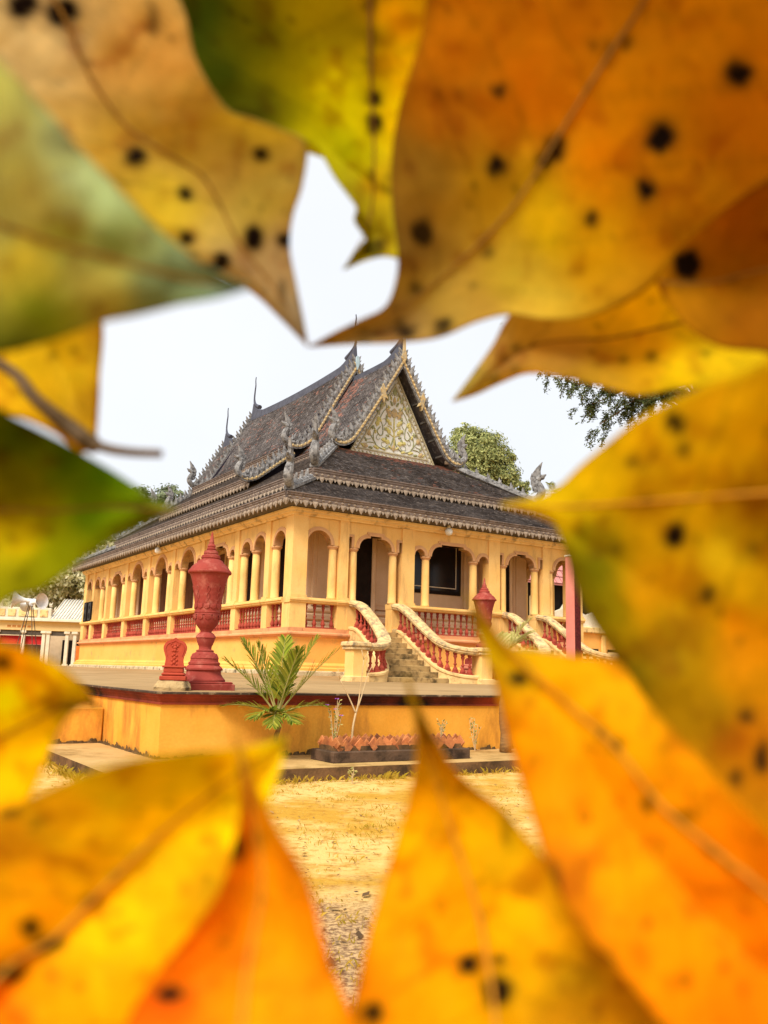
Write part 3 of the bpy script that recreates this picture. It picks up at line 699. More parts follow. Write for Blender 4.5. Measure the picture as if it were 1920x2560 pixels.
# front and rear gable sections
FRP = [(0, 12.22), (1.0, 10.55), (2.0, 8.92), (2.35, 8.5), (2.62, 8.3)]
VERG_F = [(0, 12.12), (1.0, 10.45), (2.0, 8.85), (2.35, 8.45), (2.65, 8.36), (2.85, 8.45)]
gable_section(3.4, 7.2, 12.25, FRP, 'gable_roof_slope', seed=40, sag=.05)
gable_section(TL - 3.4, TL - 7.2, 12.25, FRP, 'gable_roof_slope', seed=44, sag=.05, tiles=True)
barge(3.32, -1, VERG_F, pitch=.33); barge(TL - 3.32, 1, VERG_F, pitch=.33)
# lower side roofs of the main hall
for side in (-1, 1):
    X = TW / 2; xe, xt = X + side * 4.5, X + side * 2.9
    e0, e1 = (xe, TL - 7.0, 7.3), (xe, 7.0, 7.3)
    P, Sx, Ty, ex = quadP(e0, e1, (xt, TL - 7.0, 8.42), (xt, 7.0, 8.42))
    tiled('side_roof_slope', P, Sx, Ty, None, seed=50 + side, detail=side < 0)
    fascia((xe, 7.0, 7.1), (xe, TL - 7.0, 7.1), (side, 0, 0), 7.05, 7.31, single=side < 0)
    fascia((X + side * 3.0, 7.0, 8.5), (X + side * 3.0, TL - 7.0, 8.5), (side, 0, 0), 8.48, 8.74, single=False, drop=.14)
    fascia((X + side * 2.64, 3.45, 8.0), (X + side * 2.64, 6.9, 8.0), (side, 0, 0), 8.06, 8.3, single=False)
    fascia((X + side * 2.64, TL - 6.9, 8.0), (X + side * 2.64, TL - 3.45, 8.0), (side, 0, 0), 8.06, 8.3, single=False)
    MB().box(min(X + side * 2.75, X + side * 2.8), max(X + side * 2.75, X + side * 2.8), 7.05, TL - 7.05, 8.1, 8.6).build('roof_upstand', SOFF, temple)
VERG_S = [(2.75, 8.62), (3.3, 8.2), (3.9, 7.72), (4.3, 7.42), (4.65, 7.32), (4.85, 7.42)]
barge(6.9, -1, VERG_S, width=.2, pitch=.26); barge(TL - 6.9, 1, VERG_S, width=.2, pitch=.26)
for yy, o in ((7.3, -1), (TL - 7.3, 1)):                  # dark sheets closing the roof ends; their colour is the shade under the verges
    MB().prism([(-4.3, 6.9), (4.3, 6.9), (2.85, 8.3), (2.4, 8.95), (0, 12.75), (-2.4, 8.95), (-2.85, 8.3)], lambda a, z, d: (6 + a, d, z), yy, yy - o * .06).build('gable_gap_shade', SOFF, temple)
# hip ridges with crests and tall naga finials
def hip(p0, p1, finial, n=6, sc=1.0):
    p0, p1 = Vector(p0), Vector(p1); d = p1 - p0; rz = math.atan2(d.y, d.x)
    mb = MB(); mb.tube([p0 + d * (i / 8) + Vector((0, 0, .07)) for i in range(9)], .13, 8)
    q = Vector((-d.y, d.x, 0)).normalized() * .16
    mb.add([p0 + q, p0 - q, p1 - q, p1 + q, p0 + q + Vector((0, 0, .1)), p0 - q + Vector((0, 0, .1)), p1 - q + Vector((0, 0, .1)), p1 + q + Vector((0, 0, .1))], [(0, 1, 2, 3), (4, 7, 6, 5), (0, 4, 5, 1), (1, 5, 6, 2), (2, 6, 7, 3), (3, 7, 4, 0)])
    h = mb.build('hip_ridge', SILV, temple)
    for i in range(n):
        put(crestM, 'flame_crest', h, p0 + d * ((i + .6) / (n + .6)) + Vector((0, 0, .16)), (0, 0, rz), (-1, 1, 1))
    put(nagaM, 'naga_finial', temple, p1 - d.normalized() * .15 + Vector((0, 0, .12)), (0, 0, rz), (sc, sc, sc))
for fx in (0, 1):
    for fy in (0, 1):
        g = lambda x, y, z: (TW - x if fx else x, TL - y if fy else y, z)
        hip(g(3.4, 3.75, 8.2), g(1.2, 1.1, 6.6), 1, 7, .98)
        hip(g(1.35, 1.35, 6.28), g(-.42, -.42, 5.4), 1, 4, .92)
# small white finial stones on ridge ends
m_ = MB(); m_.lathe([(.16, 0), (.17, .08), (.12, .18), (.05, .24)], 10, (6 + 2.45, 3.6, 8.25)); m_.build('hip_cap', OFFW, temple, True)

# gable panel with painted relief
GY = 3.85
gp = MB().prism([(-1.94, 8.12), (1.94, 8.12), (0, 11.62)], lambda a, z, d: (6 + a, d, z), GY, GY + .08).build('gable_panel', WHITE, temple)
HW = lambda z: 1.94 * (1 - (z - 8.12) / 3.5)
G = lambda a, z, d=0: Vector((6 + a, GY - d, z))
bd = MB()
e3 = [(-1.94, 8.12), (1.94, 8.12), (0, 11.62)]
cen = (0, 9.2)
inn = [(-1.64, 8.30), (1.64, 8.30), (0, 11.12)]
inn2 = [(-1.56, 8.345), (1.56, 8.345), (0, 11.0)]
for A_, B_, h in ((e3, [(-1.85, 8.17), (1.85, 8.17), (0, 11.47)], .05), (inn, inn2, .05)):
    for i in range(3):
        j = (i + 1) % 3; bd.add([G(*A_[i], h), G(*A_[j], h), G(*B_[j], h), G(*B_[i], h), G(*A_[i], 0), G(*A_[j], 0), G(*B_[j], 0), G(*B_[i], 0)], [(0, 1, 2, 3), (0, 4, 5, 1), (3, 2, 6, 7)])
for i in range(3):                                        # leaf zigzag in the border
    j = (i + 1) % 3; a, b = Vector((*[(p + q) / 2 for p, q in zip(e3[i], inn[i])], 0)), Vector((*[(p + q) / 2 for p, q in zip(e3[j], inn[j])], 0))
    n = int((b - a).length / .17); dd = (b - a).normalized(); pp = Vector((-dd.y, dd.x, 0))
    for k in range(n):
        c = a.lerp(b, (k + .5) / n); s_ = 1 if k % 2 else -1
        q = [c - dd * .06 - pp * .06 * s_, c + dd * .07 - pp * .02 * s_, c + dd * .02 + pp * .065 * s_]
        bd.add([G(p.x, p.y, .012) for p in q] + [G((q[0].x + q[1].x + q[2].x) / 3, (q[0].y + q[1].y + q[2].y) / 3, .04)], [(0, 1, 3), (1, 2, 3), (2, 0, 3)])
bd.build('border_relief', BORDER, gp)
def scroll(pts, r0, r1, matr, both=True):
    for s_ in ((-1, 1) if both else (1,)):
        p = [G(s_ * a, z, .015) for a, z in pts]; p = cr(p, 6); mb = MB()
        mb.tube(p, [.8 * (r0 + (r1 - r0) * i / (len(p) - 1)) for i in range(len(p))], 6); mb.build('scroll_stem', matr, gp, True)
def leafrel(a, z, ang, ln, wd, matr, both=True, kind=0):
    for s_ in ((-1, 1) if both else (1,)):
        ca, sa = math.cos(ang), math.sin(ang)
        if kind == 0: o = [(0, 0), (.25, .42), (.45, .3), (.6, .5), (.75, .3), (.9, .28), (1.0, -.05), (.8, -.25), (.55, -.2), (.3, -.4)]
        else: o = [(0, 0), (.2, .3), (.5, .45), (.8, .25), (1, 0), (.8, -.25), (.5, -.45), (.2, -.3)]
        pts = [(a + (x * ln) * ca - (y * wd) * sa, z + (x * ln) * sa + (y * wd) * ca) for x, y in o]
        c = (a + .5 * ln * ca, z + .5 * ln * sa); n = len(pts)
        mb = MB().add([G(s_ * x, y, .004) for x, y in pts] + [G(s_ * x, y, .03) for x, y in pts] + [G(s_ * c[0], c[1], .06)],
                      [(i, (i + 1) % n, n + (i + 1) % n, n + i) for i in range(n)] + [(n + i, n + (i + 1) % n, 2 * n) for i in range(n)])
        mb.build('relief_leaf', matr, gp)
scroll([(0, 8.45), (.02, 8.8), (0, 9.3), (0, 9.75)], .045, .03, GREENG, False)
scroll([(.02, 8.95), (.15, 8.62), (.45, 8.45), (.78, 8.55), (.92, 8.85), (.86, 9.15)], .03, .02, OLIVE)
scroll([(.80, 8.60), (1.0, 8.85), (1.08, 9.05), (.98, 9.25), (.84, 9.18)], .024, .014, OLIVE)
scroll([(.62, 9.30), (.75, 9.1), (.62, 8.95), (.5, 9.05), (.52, 9.35), (.62, 9.62), (.5, 9.9), (.36, 10.1), (.42, 10.35), (.22, 10.6), (.05, 10.75)], .026, .014, OLIVE)
scroll([(.02, 9.2), (.16, 9.35), (.3, 9.38)], .02, .015, GREENG); scroll([(.02, 9.0), (.2, 9.08), (.34, 9.0)], .02, .015, GREENG)
scroll([(.9, 8.62), (1.15, 8.6), (1.3, 8.45)], .02, .014, OLIVE)
leafrel(.16, 8.72, .25, .42, .24, GREENG); leafrel(.14, 9.12, .55, .34, .22, GREENG); leafrel(.12, 9.42, .75, .34, .2, GREENG)
leafrel(.16, 9.72, 1.05, .42, .26, GOLD); leafrel(.78, 9.28, 1.75, .42, .24, GREENG); leafrel(1.06, 8.88, .9, .30, .24, GOLD, kind=1)
leafrel(1.14, 8.42, .3, .3, .22, GOLD, kind=1); leafrel(.66, 8.42, .3, .26, .14, GREENG); leafrel(.55, 10.0, 1.2, .32, .2, OLIVE)
leafrel(.3, 10.35, 1.3, .3, .18, OLIVE); leafrel(.40, 8.75, 1.8, .2, .14, OLIVE); leafrel(.66, 9.75, .9, .24, .16, OLIVE)
leafrel(0, 9.72, PI / 2, .42, .34, GOLD, False, 1); leafrel(0, 10.25, PI / 2, .34, .16, GOLD, False, 1); leafrel(0, 10.62, PI / 2, .34, .22, OLIVE, False, 1); leafrel(0, 8.40, PI / 2, .30, .18, GOLD, False, 1)
leafrel(.08, 10.2, 1.0, .22, .12, OLIVE)
scroll([(1.02, 8.75), (1.22, 8.72), (1.30, 8.85), (1.20, 8.95), (1.12, 8.86)], .016, .01, OLIVE)
scroll([(.12, 10.0), (.26, 9.95), (.34, 10.06), (.26, 10.16), (.18, 10.1)], .015, .009, OLIVE)
scroll([(.30, 8.62), (.40, 8.52), (.54, 8.56), (.54, 8.68), (.44, 8.7)], .015, .009, OLIVE)
scroll([(.46, 9.35), (.36, 9.5), (.42, 9.64), (.52, 9.6)], .015, .009, OLIVE)
scroll([(.70, 9.0), (.78, 8.86), (.70, 8.76), (.62, 8.84)], .015, .009, OLIVE)
scroll([(.10, 10.85), (.16, 10.72), (.10, 10.62), (.04, 10.7)], .012, .008, OLIVE)
for a_, z_, an_, l_, w_, m__ in ((1.30, 8.40, .6, .18, .12, GREENG), (.92, 8.40, .1, .2, .12, OLIVE), (.34, 8.42, .2, .2, .12, GREENG), (.98, 9.12, 1.9, .2, .12, OLIVE), (.60, 9.48, 1.2, .18, .12, GREENG), (.34, 9.62, 1.5, .2, .12, OLIVE), (.44, 9.18, 2.3, .18, .1, OLIVE), (.24, 10.05, 1.2, .16, .1, GREENG), (.14, 10.42, 1.3, .2, .1, GREENG), (.46, 10.12, 1.4, .18, .1, GREENG), (1.2, 8.62, .9, .16, .1, OLIVE), (.08, 8.5, .6, .2, .1, GREENG), (.2, 8.98, .2, .16, .1, OLIVE), (.82, 9.0, 1.3, .18, .12, GREENG)):
    leafrel(a_, z_, an_, l_, w_, m__)
# dark battened soffit between panel and verge, gold leaf pendant at the apex
m_ = MB()
for side in (-1, 1):
    for k, f in enumerate((.38, .56, .74, .9)):
        a = 2.25 * f; z = 12.0 - 1.63 * a; c = Vector((6 + side * a, 0, z - .22))
        MB().box(c.x - .05, c.x + .05, 3.4, 3.84, c.z - .03, c.z + .04).build('verge_batten', SOFF2, temple)
m_ = MB(); m_.prism([(0, 11.78), (.10, 12.05), (.05, 12.3), (.02, 12.75), (-.02, 12.75), (-.05, 12.3), (-.10, 12.05)], lambda a, z, d: (6 + a, d, z), 3.2, 3.3); m_.build('apex_leaf', GOLD, temple)
m_ = MB(); m_.prism([(0, 12.5), (.10, 12.8), (.05, 13.1), (-.05, 13.1), (-.10, 12.8)], lambda a, z, d: (6 + a, d, z), 6.72, 6.8); m_.build('apex_leaf', mat('pale_blue_paint', (.38, .5, .56), bump=.2), temple)
for s_ in (-1, 1):                                        # barbed gold bracket half-way down the verge
    m_ = MB(); m_.prism([(.95, 10.35), (1.02, 10.55), (.92, 10.78), (.84, 10.62), (.80, 10.4), (.70, 10.2), (.82, 10.26), (.86, 10.05), (.93, 10.22)], lambda a, z, d: (6 + s_ * a, d, z), 3.2, 3.36); m_.build('verge_bracket', GOLD, temple)

# ================================================================== STAIRCASES
newelw = .5
def stair(cx, label):
    st = empty('staircase', loc2w(cx, 0, 0), YAW, label, 'staircase', 'staircases up to the temple gallery')
    n = 9; h0 = -.16; rise = (ZS - h0) / n; run = .27; hw = .78
    for i in range(n):                                    # i=0 lowest
        y1 = -.06 - (n - 1 - i) * run; e = .30 * max(0, (2.2 - i) / 2.2) 
        b = MB(); z1 = h0 + rise * (i + 1) - (.012 if i == n - 1 else 0)
        b.bbox(-hw - e, hw + e, y1 - run, y1 - .004 + run * .2, h0 - .25 if i < 1 else z1 - rise - .06, z1, .012)
        b.build('step', STEP, st)
    for s_ in (-1, 1):
        path = cr([(.80, -.02, ZS), (.80, -.5, ZS - .1), (.82, -1.1, .92), (.88, -1.7, .52), (1.02, -2.2, .20), (1.32, -2.52, .05), (1.72, -2.62, .0), (2.05, -2.62, 0)], 7)
        N_ = len(path)
        def side(i):
            t = path[min(i + 1, N_ - 1)] - path[max(i - 1, 0)]; t.z = 0; t.normalize(); return Vector((-t.y, t.x, 0))
        def sweep(prof, name, matr, z_off):
            mb = MB(); vs = []; fs = []; k = len(prof)
            for i in range(N_):
                sd_ = side(i)
                for o, z in prof:
                    q = path[i] + sd_ * o; vs.append((s_ * q.x, q.y, (q.z + z_off + z) if not name == 'string_wall' or z > -.01 else max(-.45, -.45)))
            for i in range(N_ - 1):
                for j in range(k):
                    j2 = (j + 1) % k; fs.append((i * k + j, i * k + j2, (i + 1) * k + j2, (i + 1) * k + j))
            fs += [tuple(range(k)), tuple(range((N_ - 1) * k, N_ * k))]
            mb.add(vs, fs); return mb.build(name, matr, st)
        sweep([(-.13, -1), (.13, -1), (.13, .02), (.16, .03), (.16, .09), (.1, .12), (-.1, .12), (-.16, .09), (-.16, .03), (-.13, .02)], 'string_wall', CREAM, 0)
        sweep([(-.12, .70), (.12, .70), (.17, .75), (.17, .79), (.2, .81), (.19, .88), (.08, .92), (-.08, .92), (-.19, .88), (-.2, .81), (-.17, .79), (-.17, .75)], 'handrail', HAND, 0)
        cum = [0]
        for i in range(1, N_): cum.append(cum[-1] + (path[i] - path[i - 1]).xy.length)
        k = 13
        for b in range(k):
            d = .28 + (cum[-1] - .6) * b / (k - 1)
            for i in range(1, N_):
                if d <= cum[i]:
                    q = path[i - 1].lerp(path[i], (d - cum[i - 1]) / (cum[i] - cum[i - 1])); break
            put(balM, 'baluster', st, (s_ * q.x, q.y, q.z + .08), (0, 0, 0), (1.25, 1.25, .86))
            MB().box(s_ * q.x - .075, s_ * q.x + .075, q.y - .075, q.y + .075, q.z + .06, q.z + .17).build('baluster_block', BAL, st)
        x0, x1 = sorted((s_ * 1.98, s_ * 2.42))
        nw = MB().bbox(x0, x1, -2.85, -2.40, -.40, .72, .012).build('newel_post', YEL, st)
        MB().bbox(x0 - .06, x1 + .06, -2.91, -2.34, .716, .80, .02).bbox(x0 - .10, x1 + .10, -2.95, -2.30, .80, .935, .03).build('newel_cap', HAND, nw)
        MB().bbox(x0 - .07, x1 + .07, -2.92, -2.33, -.42, .02, .02).build('newel_base', CREAM, nw)
    return st
stair(2.95, 'weathered curved staircase with red balusters, nearest the temple corner, in full view')
stair(9.05, 'curved staircase with red balusters behind the salmon post, half hidden by yellow leaves')
# low balustrade joining the two stairs
lw = empty('low_balustrade', loc2w(5.40, -2.62, -.13), YAW, 'short yellow wall with red balusters between the two staircases', 'balustrade')
MB().bbox(0, 1.2, -.13, .13, -.3, .12, .01).build('base_wall', CREAM, lw)
MB().bbox(-.002, 1.202, -.17, .17, .82, .95, .02).build('handrail', CREAM, lw)
for i in range(5): put(balM, 'baluster', lw, (.12 + .24 * i, 0, .1), (0, 0, 0), (1.2, 1.2, .98))

# ================================================================== OBJECTS ON THE TERRACE
def onterr(x, y): return loc2w(x, y, tz(x, y))
UP_ = [(2, 215), (10, 240), (30, 345), (33, 352), (28, 362), (42, 372), (52, 395), (47, 408), (58, 428), (52, 440), (84, 455), (92, 482), (86, 492), (114, 510), (120, 538), (112, 548), (152, 572), (168, 600), (192, 612), (222, 640), (240, 668), (262, 690), (268, 708), (262, 722), (240, 726), (224, 770), (205, 830), (186, 900), (170, 980), (160, 1060), (153, 1130), (150, 1160), (158, 1166), (158, 1178), (150, 1184), (157, 1192), (157, 1202), (147, 1210), (151, 1235), (146, 1275), (126, 1320), (96, 1355), (70, 1385), (64, 1402), (78, 1408), (100, 1425), (118, 1450), (122, 1466), (112, 1472), (104, 1510), (88, 1548), (78, 1566), (76, 1595), (80, 1602), (108, 1610), (108, 1620), (102, 1626), (130, 1645), (160, 1672), (172, 1700), (166, 1712), (172, 1738), (190, 1748), (192, 1768), (184, 1776), (210, 1796), (226, 1815), (226, 1832), (206, 1842), (212, 1880), (240, 1920), (262, 1940), (264, 1958), (250, 1966)]
def petal(w_, h, d):
    o = [(-.5, 1), (-.42, .3), (0, 0), (.42, .3), (.5, 1)]
    mb = MB(); n = len(o); c = [(a * w_, 0, b * h) for a, b in o]; f_ = [(a * w_ * .9, -d, b * h * .92 + .05 * h) for a, b in o]
    return mb.add(c + f_ + [(0, -d * 1.6, .55 * h)], [(i, i + 1, n + i + 1, n + i) for i in range(n - 1)] + [(n + i, n + i + 1, 2 * n) for i in range(n - 1)] + [(n + 4, n, 2 * n)])
petM = petal(.15, .085, .009).mesh('lotus_petal', URN); petB = petal(.105, .085, .010).mesh('lotus_petal', URN)
def urn(loc, rz, k, label, kr=1.0):
    u = empty('lidded_urn', loc, rz, label, 'urn', 'red lidded urns on the terrace')
    f = 2.28 / 1840 * k; prof = [(r * f * kr, (2055 - y) * f) for r, y in reversed(UP_)]
    il = [i for i, (r, y) in enumerate(reversed(UP_)) if y == 726][0]
    body = autosmooth(MB().lathe(prof[:il + 1], 32).build('vase', URN, u), 35)
    lid = autosmooth(MB().lathe(prof[il:], 32).build('lid', URN, u), 35)
    b = 295 * f * kr
    MB().bbox(-b, b, -b, b, -.06, (2055 - 1985) * f, .012).bbox(-b * .93, b * .93, -b * .93, b * .93, (2055 - 1987) * f, (2055 - 1962) * f, .01).build('square_base', URN, u)
    for n, y, r, mesh, par, ph in ((12, 688, 243, petM, lid, 0), (12, 1708, 167, petB, body, 0), (10, 1268, 146, petB, body, 0), (12, 1142, 153, petB, body, .1)):
        for i in range(n):
            a = 2 * PI * (i + ph) / n; R = r * f * kr
            put(mesh, 'lotus_petal', par, (R * math.cos(a), R * math.sin(a), (2055 - y) * f), (-.75 if y == 688 else (-.5 if y == 1708 else (.2 if y == 1268 else 0)), 0, a + PI / 2), (k * kr, k, k))
    # raised foliage arabesque on the vase
    for i in range(8):
        a = 2 * PI * (i + .5) / 8
        mb = MB()
        for s_ in (-1, 1):
            pts = []
            for t in range(13):
                q = t / 12; y = 1110 - 240 * q; r = 153 + (192 - 153) * q ** 1.4 + 3; aa = a + s_ * .13 * math.sin(q * 3 * PI) * (1 - .3 * q); pts.append((r * f * kr * math.cos(aa), r * f * kr * math.sin(aa), (2055 - y) * f))
            mb.tube(pts, .005 * k, 5)
        mb.build('vine_relief', URN, body, True)
    return u
pu = aty(507, 1715, 12.75); xu, yu = w2loc(pu)
urn(onterr(xu, yu), YAW, 1.0, 'large brick red lidded urn on square base near the terrace corner', .95)
u2 = urn(onterr(5.93, -1.75) + Vector((0, 0, .60)), YAW, 1.17, 'red lidded urn on a stepped pedestal between the two staircases, half hidden by a leaf')
PED = mat('pale_pink_pedestal', (.62, .24, .15), (.52, .19, .12), scale=3, bump=.15)
for k, (b, z0, z1) in enumerate(((.62, -.66, -.42), (.56, -.42, -.30), (.50, -.30, -.20), (.54, -.20, -.12), (.46, -.12, -.05))):
    MB().bbox(-b, b, -b, b, z0, z1 - .002, .015).build('pedestal_step', PED, u2)
# boundary stone
ps = aty(433, 1700, 12.0); xs_, ys_ = w2loc(ps)
se = empty('boundary_stone', onterr(xs_, ys_), YAW - .42, 'small red carved boundary stone on a rough rock beside the large urn', 'stone')
rk = MB(); rr = random.Random(5); rings_ = [(0, .23), (.05, .24), (.10, .215), (.135, .19)]; vs = []
for z, r in rings_:
    for i in range(14):
        a = 2 * PI * i / 14; kx = max(abs(math.cos(a)), abs(math.sin(a))) ** .75
        vs.append((r / kx * math.cos(a) * 1.02 + rr.uniform(-.008, .008), r / kx * math.sin(a) * .8 + rr.uniform(-.008, .008), z - .012 + rr.uniform(-.006, .006)))
fs = [(k * 14 + i, k * 14 + (i + 1) % 14, k * 14 + 14 + (i + 1) % 14, k * 14 + 14 + i) for k in range(3) for i in range(14)] + [tuple(range(42, 56))]
rk.add(vs, fs).build('rock_base', ROCK, se)
MB().bbox(-.175, .175, -.125, .125, .13, .19, .012).bbox(-.155, .155, -.11, .11, .188, .235, .02).bbox(-.13, .13, -.09, .09, .233, .30, .01).bbox(-.15, .15, -.105, .105, .298, .325, .008).build('stepped_foot', SEMA, se)
so = cr([(-.125, .323, 0), (-.115, .42, 0), (-.145, .52, 0), (-.15, .58, 0), (-.11, .645, 0), (-.04, .672, 0), (0, .70, 0)], 5); so = [(p.x, p.y) for p in so]
full = so + [(-x, z) for x, z in reversed(so[:-1])]
slab = MB().prism(full, lambda a, z, d: (a, d, z), .06, -.05).build('slab', SEMA, se)
inn_ = [(a * .82, .50 + (z - .50) * .80) for a, z in full]
mb = MB(); 
for i in range(len(inn_)):
    j = (i + 1) % len(inn_); 
    if inn_[i][1] > .44 and inn_[j][1] > .44: mb.tube([(inn_[i][0], -.052, inn_[i][1]), (inn_[j][0], -.052, inn_[j][1])], .007, 5)
mb.build('carved_rim', SEMA, slab)
mb = MB()
for x, z, r in ((0, .60, .022), (0, .565, .03), (.035, .585, .018), (-.035, .585, .018), (.055, .61, .014), (-.055, .61, .014), (0, .53, .025), (.03, .52, .014), (-.03, .52, .014), (0, .48, .02), (.025, .46, .018), (-.025, .46, .018), (0, .43, .022), (.03, .40, .018), (-.03, .40, .018), (0, .37, .024), (.03, .345, .016), (-.03, .345, .016)):
    mb.lathe([(r, 0), (r * .8, r * .6), (r * .3, r * .9)], 7)
    k = len(mb.v) - 21
    for q in range(k, len(mb.v)):
        a, b, c = mb.v[q]; mb.v[q] = (x + a, -.05 - c * .9, z + b)
mb.build('carved_figure', SEMA, slab)
# salmon post
pp_ = aty(1434, 1600, 17.2); xp, yp = w2loc(pp_)
po = empty('square_post', onterr(xp, yp), YAW + .12, 'tall square salmon post with dark carved right side, standing before the far staircase', 'post')
topz = aty(1424, 1392, 17.2).z - onterr(xp, yp).z
pt = MB().bbox(-.105, .105, -.105, .105, -.05, topz, .008).build('shaft', POST, po)
MB().box(-.085, .085, -.112, -.1, .1, topz - .12).build('front_panel', POSTD, po)
MB().bbox(-.12, .12, -.12, .12, topz - .001, topz + .03, .006).build('cap', OFFW, po)
MB().bbox(-.16, .16, -.16, .16, -.06, .12, .01).build('foot', POST, po)
# black speakers on the far gallery rail
for y, h, lab in ((TL - .75, 1.0, 'black loudspeaker cabinet on the gallery rail, at the far end of the long side'), (TL - 1.62, 1.0, 'black loudspeaker cabinet on the gallery rail, second from the far end')):
    sp = empty('loudspeaker_cabinet', loc2w(.02, y, ZR + .0), YAW, lab, 'loudspeaker', 'black cabinets on the gallery rail')
    MB().bbox(-.10, .16, -.26, .26, .005, h, .012).build('cabinet', BLACKB, sp)
    g_ = MB(); g_.box(-.112, -.101, -.22, .22, .06, h - .06); g_.build('grille', glow_free('speaker_grille', (.02, .018, .016), .7), sp)
    for z, r in ((.28, .15), (.7, .1)):
        mb = MB(); mb.tube([(-.113, 0, z), (-.12, 0, z)], r, 16); mb.build('speaker_cone', BLACKB, sp)
# white globe lamps under the eave
for (x, y, lab) in ((-.30, 11.6, 'round white globe lamp under the eave of the long side'), (5.6, -.28, 'round white lamp under the eave above the middle bay of the front')):
    la = empty('globe_lamp', loc2w(x, y, 5.0), 0, lab, 'lamp', 'white lamps under the eaves')
    autosmooth(MB().lathe([(.02, -.34), (.09, -.32), (.13, -.25), (.13, -.18), (.09, -.11), (.05, -.09)], 14).build('globe', WLAMP, la), 80)
    MB().lathe([(.05, -.10), (.06, -.04), (.04, .02)], 10).build('holder', OFFW, la)

# ================================================================== PAVEMENT THINGS
def frond(mb, base, dirv, ln, droop, wid, nl, r, m_leaf=0, m_stem=1, blade_w=.026):
    d = Vector(dirv).normalized(); pts = []
    side = d.cross(Vector((0, 0, 1))).normalized()
    for i in range(11):
        t = i / 10; pts.append(Vector(base) + d * ln * t + Vector((0, 0, -droop * t * t * ln)))
    mb.tube(pts, [.014 * (1 - .8 * i / 10) for i in range(11)], 5, m_stem)
    for k in range(nl):
        t = .16 + .84 * (k + .5) / nl; f = t * 10; i = min(9, int(f)); p = pts[i].lerp(pts[i + 1], f - i); tg = (pts[i + 1] - pts[i]).normalized()
        upn = side.cross(tg).normalized()
        for s_ in (-1, 1):
            l = wid * (math.sin(PI * (.15 + .8 * t)) ** .7) * r.uniform(.85, 1.12)
            v = (tg * (.75 + .5 * t) + side * s_ * (1.0 - .35 * t) + upn * r.uniform(.15, .45)).normalized()
            sag_ = Vector((0, 0, -1)) * l * r.uniform(.08, .3)
            w_ = v.cross(upn).normalized() * blade_w * .5
            a, b, c, e = p, p + v * l * .45 + sag_ * .2, p + v * l * .8 + sag_ * .6, p + v * l + sag_
            mb.add([a - w_ * .4, a + w_ * .4, b + w_, b - w_, c + w_ * .7, c - w_ * .7, e], [(0, 1, 2, 3), (3, 2, 4, 5), (5, 4, 6)], m_leaf)
def palm(name, loc, trunk_h, tr, fronds, label, group=None, leafm=F_PALM, seed=3):
    r = random.Random(seed); o = empty(name, loc, 0, label, 'palm', group)
    mb = MB(); pts = [(.02 * math.sin(i * 1.1), .015 * math.sin(i * .8), trunk_h * i / 10) for i in range(11)]
    mb.tube(pts, [tr * (1.25 - .4 * i / 10) * (1.05 if i % 2 else .97) for i in range(11)], 12); mb.build('trunk', PALMB, o, True)
    for az, el, ln, dr, wd in fronds:
        mb = MB(); d = (math.cos(az) * math.cos(el), math.sin(az) * math.cos(el), math.sin(el))
        frond(mb, (pts[-1][0], pts[-1][1], trunk_h - .05), d, ln, dr, wd, 34, r)
        mb.build('frond', [leafm, F_PALMD], o)
    return o
pl = aty(668, 1880, 12.15); xl, yl = w2loc(pl); yl = min(yl, -12.62)
palm('young_palm', loc2w(xl, yl, pz), .60, .030,
     [(.1, .95, 1.35, .16, .40), (.35, 1.2, 1.4, .2, .38), (3.05, .9, 1.2, .2, .38), (2.85, 1.15, 1.35, .2, .38), (3.6, 1.3, 1.2, .2, .34), (5.6, 1.25, 1.15, .2, .34), (1.5, 1.3, 1.25, .15, .34), (4.7, .6, .45, .8, .26), (5.3, .5, .5, .6, .28), (4.1, .6, .5, .6, .28), (3.25, .45, .8, .3, .30), (-.05, .5, .75, .3, .30)],
     'young green palm with spiky fronds in front of the orange terrace wall', seed=4)
ptk = aty(1263, 1881, 13.79); xt_, yt_ = w2loc(ptk)
palm('tall_palm', loc2w(xt_, yt_, pz), 1.45, .075,
     [(.3, .5, 1.5, .9, .45), (.9, .9, 1.2, .5, .4), (-.35, .62, 1.35, .9, .45), (5.2, .3, 1.0, 1.1, .42), (1.8, 1.0, 1.0, .5, .4), (.05, 1.15, 1.0, .3, .3)],
     'palm with slim ringed trunk and drooping pale fronds at the right end of the wall', leafm=F_PALMD, seed=8)
# trough with standing terracotta tiles
a_ = w2loc(Vector((-.839, 12.05, 0))); b_ = w2loc(Vector((-.62, 11.47, 0))); c_ = w2loc(Vector((1.295, 12.6, 0)))
tx0, tx1, ty0, ty1 = -6.02, -3.82, -13.42, -12.82
tr_ = empty('planting_trough', loc2w(tx0, ty0, pz), YAW, 'long dark concrete trough edged with pointed terracotta tiles, on the pavement', 'planter')
Lx, Ly = tx1 - tx0, ty1 - ty0
MB().bbox(0, Lx, 0, Ly, -.005, .14, .012).build('trough', TROUGH, tr_)
MB().box(.08, Lx - .08, .08, Ly - .08, .13, .20).build('soil', KERB, tr_)
tq = .092; tileD = MB().prism([(0, -tq), (tq, 0), (0, tq), (-tq, 0)], lambda a, z, d: (a, d, z), -.012, .012).mesh('edging_tile', TERRA)
r = random.Random(3); nn_ = 19
for row, (yy, h) in enumerate(((.10, .20), (.16, .225), (Ly - .12, .22))):
    for i in range(nn_):
        put(tileD, 'edging_tile', tr_, (.14 + (Lx - .28) * (i + (.5 if row == 1 else 0)) / (nn_ - .5) , yy + r.uniform(-.012, .012), h + r.uniform(-.015, .02)), (r.uniform(-.22, .05), r.uniform(-.18, .18), r.uniform(-.15, .15)), (1, 1, 1))
